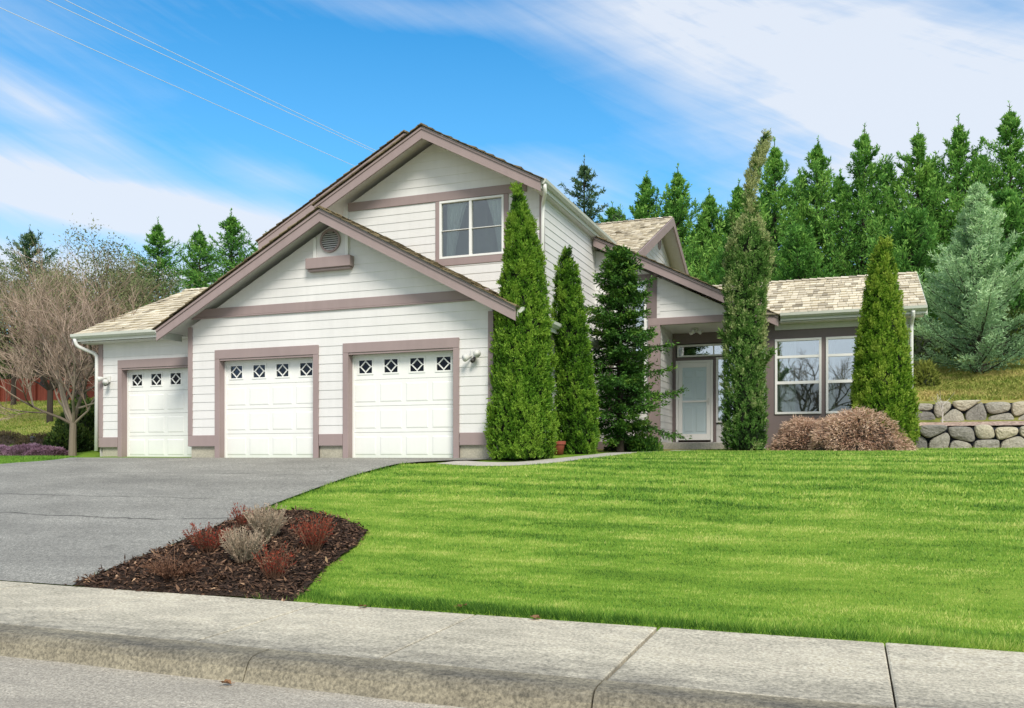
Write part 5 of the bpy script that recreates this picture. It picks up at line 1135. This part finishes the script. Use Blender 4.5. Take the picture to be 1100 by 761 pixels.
bare_tree('bare_tree', 'broad leafless brown crowned tree behind the pale branched one, at the far left', (-27.3, 24.0, h(-27.3, 24.0)),
    [(-.7, 0, .7, 2.0, .07), (-.2, .3, 1, 2.2, .08), (.3, -.2, 1, 2.1, .07), (.75, .1, .75, 1.9, .06), (-.9, .3, .4, 1.9, .06), (.1, -.5, .9, 1.9, .06)], 4, 52, r0=.10, trunk_h=1.2, mat_t='bark_dark', olive=5000, tl=.68, fan=.6, leafsz=(.09, .045))
bare_tree('twiggy_tree', 'rounded olive brown twiggy tree above the left end of the bay roof', (-32.0, 31.0, h(-32, 31)),
    [(-.6, 0, .8, 2.4, .08), (0, .3, 1, 2.7, .09), (.5, -.2, .9, 2.5, .08), (.85, 0, .55, 2.2, .06), (-.9, .2, .45, 2.2, .06), (.1, -.6, .8, 2.2, .07)], 4, 53, r0=.12, trunk_h=1.5, mat_t='bark_dark', olive=30000, tl=.68, fan=.62, leafsz=(.12, .06))
bare_tree('twiggy_tree', 'grey brown twiggy tree at the left edge in front of the red fence', (-37.0, 30.5, h(-37, 30.5)),
    [(-.6, 0, .8, 2.2, .08), (0, .3, 1, 2.2, .09), (.6, -.2, .8, 2.1, .08), (.1, -.6, .8, 2.0, .06)], 4, 54, r0=.11, trunk_h=1.6, mat_t='bark_dark', olive=9000, tl=.68, fan=.62, leafsz=(.12, .06))
for j, (x, y, r_, hz, lb) in enumerate([(-47.5, 36, 4.6, 6.6, 'large dark evergreen bush beyond the fence at the left edge'), (-42.0, 36.5, 4.4, 6.0, 'large dark evergreen bush beyond the fence, second from the left edge'), (-37.0, 36, 4.2, 6.2, 'large dark evergreen bush beyond the fence behind the twiggy trees'), (-31.5, 36, 4.0, 5.2, 'large dark evergreen bush beyond the fence, just left of the garage bay')]):
    mound('evergreen_bush', lb, 'shrub', (x, y, h(x, y) - .3), r_, 2.0, hz, 'bush', 13000, (.22, .09), 300 + j, group='evergreen bushes beyond the red fence', tint0=.42, spread=.35)
bare_tree('bare_tree', 'large leafless tree across the street, seen only as a reflection in the wing windows', (-3.2, -17, h(-3.2, -17)), [(-.6, 0, .8, 2.8, .12), (0, .3, 1, 3.0, .14), (.6, -.2, .8, 2.8, .12), (.1, -.6, .8, 2.6, .10)], 4, 59, r0=.12, trunk_h=3.2, mat_t='bark', mat_w='twig', kids=(3, 4), wig=.24)
# dark evergreen bushes at the foot of the bare tree
mound('evergreen_bush', 'dark evergreen bush behind the bare tree trunk', 'shrub', (-20.9, 19.6, h(-20.9, 19.6) - .1), .95, .9, 1.35, 'bush', 6500, (.12, .05), 55, tint0=.32)
mound('evergreen_bush', 'tall yellow green bush squeezed between the bare tree and the garage bay', 'shrub', (-18.0, 18.3, h(-18, 18.3) - .1), .85, .8, 1.9, 'bush', 7000, (.11, .05), 56, tint0=.55)
mound('evergreen_bush', 'low dark bush left of the bare tree trunk', 'shrub', (-19.6, 17.9, h(-19.6, 17.9) - .1), .75, .6, .9, 'bush', 4500, (.10, .045), 57, tint0=.30)
# ivy covered stump behind
rt = thing('ivy_trunk', 'dark ivy covered tree trunk behind the bare tree', 'tree trunk', (-22.0, 20.6, h(-22, 20.6)))
m = MB(); m.tube([(0, 0, -.3), (-.1, 0, 1.0), (-.3, 0, 2.2), (-.5, 0, 3.2)], [.2, .16, .13, .08], 9, .2); obj('trunk', m, M['bark_dark'], rt, world=False)
add_tufts(rt, [((0, 0, 0), (-.35, 0, 2.4), .32)], 'bush', 1500, (.11, .07), 58, .22, 'ivy')
# heather
hp = [(-22.6, 17.2, .85, .34, .55), (-21.3, 17.0, .9, .36, .62), (-20.1, 17.1, .85, .34, .5), (-19.3, 16.95, .6, .26, .42)]
hl = ['purple heather at the left edge of the frame', 'widest purple heather, second from the left edge', 'purple heather in front of the garden light', 'small purple heather nearest the bare tree trunk']
for i, (x, y, r_, hz, t_) in enumerate(hp): mound('heather', hl[i], 'heather', (x, y, h(x, y) - .02), r_, .6, hz, 'heather', 5200, (.055, .018), 70 + i, group='heathers beside the left yard', core='bark_dark', tint0=t_)
for i, (x, y, r_, hz) in enumerate([(-23.4, 18.9, 1.1, .45), (-21.4, 18.6, 1.0, .42)]): mound('dry_shrub', ['brown dry low shrub at the left edge behind the heather', 'brown dry low shrub behind the middle heathers'][i], 'shrub', (x, y, h(x, y) - .04), r_, .6, hz, 'heather_dry', 4000, (.07, .02), 80 + i, group='dry shrubs behind the heather', core='bark_dark')
# garden light stake
gl_ = thing('garden_light', 'small dark garden light on a stake behind the heather', 'garden light', (-21.0, 17.9, h(-21, 17.9)))
m = MB(); m.tube([(0, 0, -.1), (0, 0, .26)], .018, 8); obj('stake', m, M['shade_metal'], gl_, world=False)
m = MB(); m.lathe([(.03, .26), (.05, .28), (.05, .36), (.075, .37), (.02, .41)], (0, 0, 0), 14); obj('lamp_head', m, M['shade_metal'], gl_, world=False)

# red board fence climbing the far left bank
fr_ = thing('board_fence', 'red stained board fence at the top of the left grass bank', 'fence', (-36, 32, h(-36, 32)))
m = MB(); x = -50.0
while x < -24.5:
    z = h(x, 32.4); m.box(x, x + .135, 32.4, 32.42, z - .15, z + 1.2 + random.uniform(-.01, .01)); x += .142
obj('boards', m, M['fence'], fr_)
m = MB()
for (dz) in (.2, .95): m.prism([(-50, 32.425, h(-50, 32.4) + dz), (-24.5, 32.425, h(-24.5, 32.4) + dz), (-24.5, 32.425, h(-24.5, 32.4) + dz + .09), (-50, 32.425, h(-50, 32.4) + dz + .09)], (0, .04, 0))
obj('rail', m, M['fence'], fr_)
for x in np.arange(-50, -24, 2.45):
    m = MB(); z = h(x, 32.4); m.bevbox(x - .05, x + .05, 32.30, 32.395, z - .3, z + 1.28, .01); obj('post', m, M['fence'], fr_)

# --- dry stone retaining walls
def clip(poly, a, b, c):      # keep ax+by<=c
    out = []
    for i in range(len(poly)):
        p, q = poly[i], poly[(i + 1) % len(poly)]; dp, dq = a * p[0] + b * p[1] - c, a * q[0] + b * q[1] - c
        if dp <= 0: out.append(p)
        if dp * dq < 0: t = dp / (dp - dq); out.append((p[0] + t * (q[0] - p[0]), p[1] + t * (q[1] - p[1])))
    return out
def stone_wall(label, x0, x1, yf, zb, zt, rows, sw_, seed):
    rs = random.Random(seed); root = thing('retaining_wall', label, 'stone wall', ((x0 + x1) / 2, yf, zb), 'stone retaining walls at right')
    m = MB(); pts = []; hh = (zt - zb) / rows
    for r in range(rows):
        x = x0 + rs.uniform(0, sw_) - sw_
        while x < x1 + sw_:
            pts.append((x + rs.uniform(-.1, .1), zb + (r + .5) * hh + rs.uniform(-.2, .2) * hh * 1.6)); x += sw_ * rs.uniform(.65, 1.45)
    for i, p in enumerate(pts):
        top = zt + rs.uniform(-.05, .03)
        poly = [(max(x0, p[0] - 1), zb - .1), (min(x1, p[0] + 1), zb - .1), (min(x1, p[0] + 1), top), (max(x0, p[0] - 1), top)]
        if poly[1][0] <= poly[0][0]: continue
        for j, q in enumerate(pts):
            if i == j or abs(q[0] - p[0]) > 1.6: continue
            a, b = (q[0] - p[0]), (q[1] - p[1]) * 1.25; mx, mz = (p[0] + q[0]) / 2, (p[1] + q[1]) / 2
            poly = clip(poly, a, b, a * mx + b * mz)
            if len(poly) < 3: break
        if len(poly) < 3: continue
        cx_ = sum(q[0] for q in poly) / len(poly); cz_ = sum(q[1] for q in poly) / len(poly)
        # densify, round the corners, and bulge the face
        den = []
        for k in range(len(poly)):
            a, b = poly[k], poly[(k + 1) % len(poly)]
            for f in (0, .25, .5, .75): den.append(np.array((a[0] + (b[0] - a[0]) * f, a[1] + (b[1] - a[1]) * f)))
        den = np.array(den)
        for _ in range(2): den = (np.roll(den, 1, 0) + np.roll(den, -1, 0) + 2 * den) / 4
        cc = np.array((cx_, cz_)); size = np.linalg.norm(den - cc, axis=1).mean(); pj = rs.uniform(0, .11); n = len(den); vs = []
        for (s, dy) in ((1 - .010 / max(size, .05), .10), (1 - .012 / max(size, .05), .0), (1 - .028 / max(size, .05), -.040), (.70, -.055), (.35, -.06 - .015 * rs.random())):
            for d in den:
                q = cc + (d - cc) * max(.2, s); w = .018 * (hash3(int(q[0] * 30), int(q[1] * 30), i) - .5)
                vs.append((q[0], yf + .10 + dy - pj + w, q[1]))
        fs = [(k * n + i_, k * n + (i_ + 1) % n, (k + 1) * n + (i_ + 1) % n, (k + 1) * n + i_) for k in range(4) for i_ in range(n)] + [tuple(range(4 * n, 5 * n))]
        m.add(vs, fs, min(1, max(0, rs.gauss(.5, .22))))
    obj('stones', m, M['stone'], root)
    b = MB(); b.box(x0, x1, yf + .16, yf + .22, zb - .2, zt - .06); obj('backing', b, M['dark_void'], root); return root  # dark slab added so the gaps between stones look shaded
stone_wall('lower dry stone wall at the back edge of the lawn', 1.45, 9.5, 22.5, 1.68, 2.31, 2, .46, 91)
stone_wall('upper dry stone wall between the gravel terrace and the grass bank', 1.45, 9.5, 24.1, 2.42, 2.95, 2, .50, 92)
sheet('gravel_terrace', np.linspace(1.45, 9.5, 18), np.linspace(22.74, 24.2, 6), lambda X, Y: 2.30 + (Y - 22.74) * .105, M['gravel'])
rt = thing('bare_sapling', 'tiny leafless pale sapling in front of the upper stone wall', 'sapling', (2.12, 23.75, 2.39))
m = MB(); rs = random.Random(4)
m.tube([(0, 0, -.1), (.01, 0, .25), (.0, 0, .5)], [.02, .016, .01], 6)
for k in range(11):
    a = rs.uniform(-1, 1); z = rs.uniform(.15, .5); L_ = rs.uniform(.15, .35); m.tube([(0, 0, z), (a * L_ * .6, rs.uniform(-.1, .1), z + L_ * .5), (a * L_, rs.uniform(-.15, .15), z + L_)], [.008, .006, .004], 4)
obj('branches', m, M['branch_white'], rt, world=False)

# flower pot between the thujas
pt = thing('flower_pot', 'small red terracotta pot standing between the two tall thujas', 'flower pot', (-5.46, 16.9, h(-5.46, 16.9) + .01))
m = MB(); m.lathe([(.085, 0), (.115, .19), (.118, .20)], (0, 0, 0), 24); obj('pot', m, M['terracotta'], pt, world=False, smooth=True)
m = MB(); m.lathe([(.13, .20), (.137, .205), (.14, .27), (.115, .272), (.11, .22)], (0, 0, 0), 24); obj('rim', m, M['terracotta'], pt, world=False)
m = MB(); m.lathe([(.10, .235), (.05, .25)], (0, 0, 0), 16); obj('soil', m, M['soil'], pt, world=False)

# fallen leaves on the sidewalk and lawn
def fallen(x, y, z, label, s, seed):
    rs = random.Random(seed); t = thing('fallen_leaf', label, 'leaf', (x, y, z), 'fallen dry leaves', rs.uniform(0, 6))
    m = MB(); n = 12; vs = [(0, 0, .012)] + [(s * (1 + .3 * sin(5 * 2 * pi * k / n)) * cos(2 * pi * k / n) * .5, s * .38 * (1 + .25 * cos(3 * 2 * pi * k / n)) * sin(2 * pi * k / n), .004 + rs.uniform(0, .03)) for k in range(n)]
    m.add(vs, [(0, k + 1, (k + 1) % n + 1) for k in range(n)], rs.random()); obj('blade', m, M['leaf_dry'], t, world=False)
    m = MB(); m.tube([(-s * .45, 0, .008), (-s * .8, .01, .012)], .002, 4); obj('stalk', m, M['leaf_dry'], t, world=False)
fallen(-3.28, 7.30, .23, 'brown curled leaf on the grass edge, left one by the middle of the sidewalk', .10, 1)
fallen(-2.52, 7.14, .20, 'dry leaf at the lawn edge of the sidewalk, near the middle', .10, 2)
fallen(-8.0, 6.2, .185, 'brown leaf lying on the sidewalk at far left, below the driveway', .08, 3)
fallen(-4.2, 7.12, .20, 'tan leaf at the corner of lawn and mulch bed on the sidewalk', .09, 4)
fallen(-4.05, 5.0, .01, 'small brown leaf in the gutter of the street', .08, 5)

# overhead cables crossing the sky, from beyond the left of the street to a pole behind the house
def cable(label, p0, p1, sag, r=.022):
    c = thing('overhead_cable', label, 'cable', tuple(p0), 'three overhead cables'); m = MB(); p0, p1 = np.array(p0, float), np.array(p1, float); p1 = p0 + (p1 - p0) * 1.6; pts = []
    for k in range(41):
        f = k / 40; q = p0 + (p1 - p0) * f; q[2] -= sag * 4 * f * (1 - f); pts.append(q - p0)
    m.tube(pts, r, 6); obj('wire', m, M['cable'], c, world=False, smooth=True)
F_, TH_ = 945.0, math.atan(362 / 945)
cable('lowest of the three overhead cables', (-32.99, 23.77, 20.06), (-27.08, 56.02, 19.58), .12, .013)
cable('middle of the three overhead cables', (-31.99, 24.16, 20.74), (-27.08, 56.02, 21.09), .12, .013)
cable('uppermost of the three overhead cables', (-31.31, 24.41, 20.81), (-27.08, 56.02, 21.15), .12, .013)
# ------------------------------------------------------------------ camera, sun, sky
cam = bpy.data.cameras.new('camera'); co = bpy.data.objects.new('camera', cam); COL.objects.link(co)
co.location = (0, 0, ZC); co.rotation_euler = (pi / 2, 0, TH_); cam.sensor_width = 36; cam.lens = 36 * F_ / 1100; cam.shift_y = 109.5 / 1100; cam.clip_end = 2000; cam.clip_start = .1
scene.camera = co
EL, AZ = radians(44), radians(143)        # sun high, behind the camera's right shoulder (azimuth clockwise from +Y)
sd = bpy.data.lights.new('sun', 'SUN'); so = bpy.data.objects.new('sun', sd); COL.objects.link(so)
sd.energy = 3.85; sd.angle = radians(20); sd.color = (1, .93, .82)
dirv = np.array((sin(AZ) * cos(EL), cos(AZ) * cos(EL), sin(EL)))
from mathutils import Vector
so.rotation_euler = Vector(-dirv).to_track_quat('-Z', 'Y').to_euler(); so.location = (0, -10, 30)

w = bpy.data.worlds.new('World'); scene.world = w; w.use_nodes = True; w.node_tree.nodes.clear(); t = NT(w.node_tree)
out = t.node('ShaderNodeOutputWorld'); bg = t.node('ShaderNodeBackground'); t.l.new(bg.outputs[0], out.inputs[0])
sky = t.node('ShaderNodeTexSky'); sky.sky_type = 'NISHITA'; sky.sun_disc = False; sky.sun_elevation = EL; sky.sun_rotation = AZ
sky.air_density = 1.0; sky.dust_density = .4; sky.ozone_density = 2.0
geo = t.node('ShaderNodeTexCoord'); xyz = t.node('ShaderNodeSeparateXYZ'); t.put(xyz.inputs[0], geo.outputs['Generated'])
az = t.math('MULTIPLY', t.math('ARCTAN2', xyz.outputs[0], xyz.outputs[1]), 57.2958); el = t.math('MULTIPLY', t.math('ARCSINE', xyz.outputs[2]), 57.2958)
def blob(a0, e0, sa, se, rot, amp, power=1.0):
    c_, s_ = cos(radians(rot)), sin(radians(rot)); da, de = t.math('SUBTRACT', az, a0), t.math('SUBTRACT', el, e0)
    u = t.math('DIVIDE', t.math('ADD', t.math('MULTIPLY', da, c_), t.math('MULTIPLY', de, s_)), sa); v = t.math('DIVIDE', t.math('SUBTRACT', t.math('MULTIPLY', de, c_), t.math('MULTIPLY', da, s_)), se)
    r2 = t.math('ADD', t.math('MULTIPLY', u, u), t.math('MULTIPLY', v, v)); return t.math('MULTIPLY', t.math('EXPONENT', t.math('MULTIPLY', r2, -1)), amp)
cv = t.node('ShaderNodeCombineXYZ'); t.put(cv.inputs[0], az); t.put(cv.inputs[1], el)
def streak(rot, sx, sy, scale, detail, dist, loc=(0, 0, 0)): return t.noise(t.mapping(t.mapping(cv.outputs[0], (1, 1, 1), loc, (0, 0, radians(rot))), (sx, sy, 1)), scale, detail, .58, dist)
n1 = streak(14, .045, .16, 1.0, 7, .8); n2 = streak(-6, .05, .42, 1.0, 6, .5, (31, 7, 0)); n3 = streak(30, .03, .11, 1.0, 5, 1.2, (5, 40, 0))
n4 = streak(24, .07, .75, 1.0, 7, 1.6, (11, 3, 0))
soft = None
blobs = [(0, 21, 14, 5.0, -24, 1.02), (8, 16, 12, 5, 0, .8), (-10, 26, 10, 2.0, -8, .55), (-45, 14.6, 14, 1.5, -6, 1.3), (-48, 10.2, 22, 1.7, 0, .85), (-48.5, 19, 5, 1.2, -22, .42), (-36, 17, 3.5, .8, -8, .28), (-19, 17.0, 6, 1.8, -10, .58), (-27, 26.5, 8, .9, -4, .25), (-15, 12, 30, 3, 0, .32), (45, 25, 32, 14, 0, .6), (150, 40, 80, 35, 0, 1.6), (-130, 30, 60, 34, 0, 1.8), (180, 10, 70, 20, 0, 1.8), (-180, 10, 70, 20, 0, 1.8), (70, 45, 50, 25, 0, 1.2)]  # widest blobs are unseen cloud behind the camera, added for neutral fill light
for b in blobs:
    x_ = blob(*b); soft = x_ if soft is None else t.math('ADD', soft, x_)
nz = t.math('ADD', t.math('MULTIPLY', n1, .50), t.math('ADD', t.math('MULTIPLY', n2, .38), t.math('MULTIPLY', t.math('ADD', n3, t.math('MULTIPLY', t.math('SUBTRACT', n4, .5), 1.1)), .34)))
cl = t.math('MULTIPLY', soft, t.math('MULTIPLY_ADD', nz, 1.9, -.22), clamp=True)
cl = t.math('ADD', cl, t.math('MULTIPLY', t.math('SUBTRACT', n3, .60, clamp=True), .5), clamp=True)
cl = t.math('MULTIPLY', t.math('SUBTRACT', cl, .20, clamp=True), 1.25, clamp=True)
haze = t.math('MULTIPLY', t.math('SUBTRACT', 1.0, t.math('DIVIDE', el, 30.0), clamp=True), .46, clamp=True)
tintn = t.mix(1.0, sky.outputs[0], (.16, 1.24, 1.74), 'MULTIPLY')
base = t.mix(haze, tintn, (5.0, 7.6, 8.6))
col = t.mix(t.math('MULTIPLY', cl, .93), base, (6.5, 6.95, 7.7))
t.put(bg.inputs[0], col); bg.inputs[1].default_value = .125
scene.view_settings.view_transform = 'Standard'; scene.view_settings.look = 'None'; scene.view_settings.exposure = 0; scene.view_settings.gamma = 1
scene.cycles.max_bounces = 8; scene.cycles.transparent_max_bounces = 12
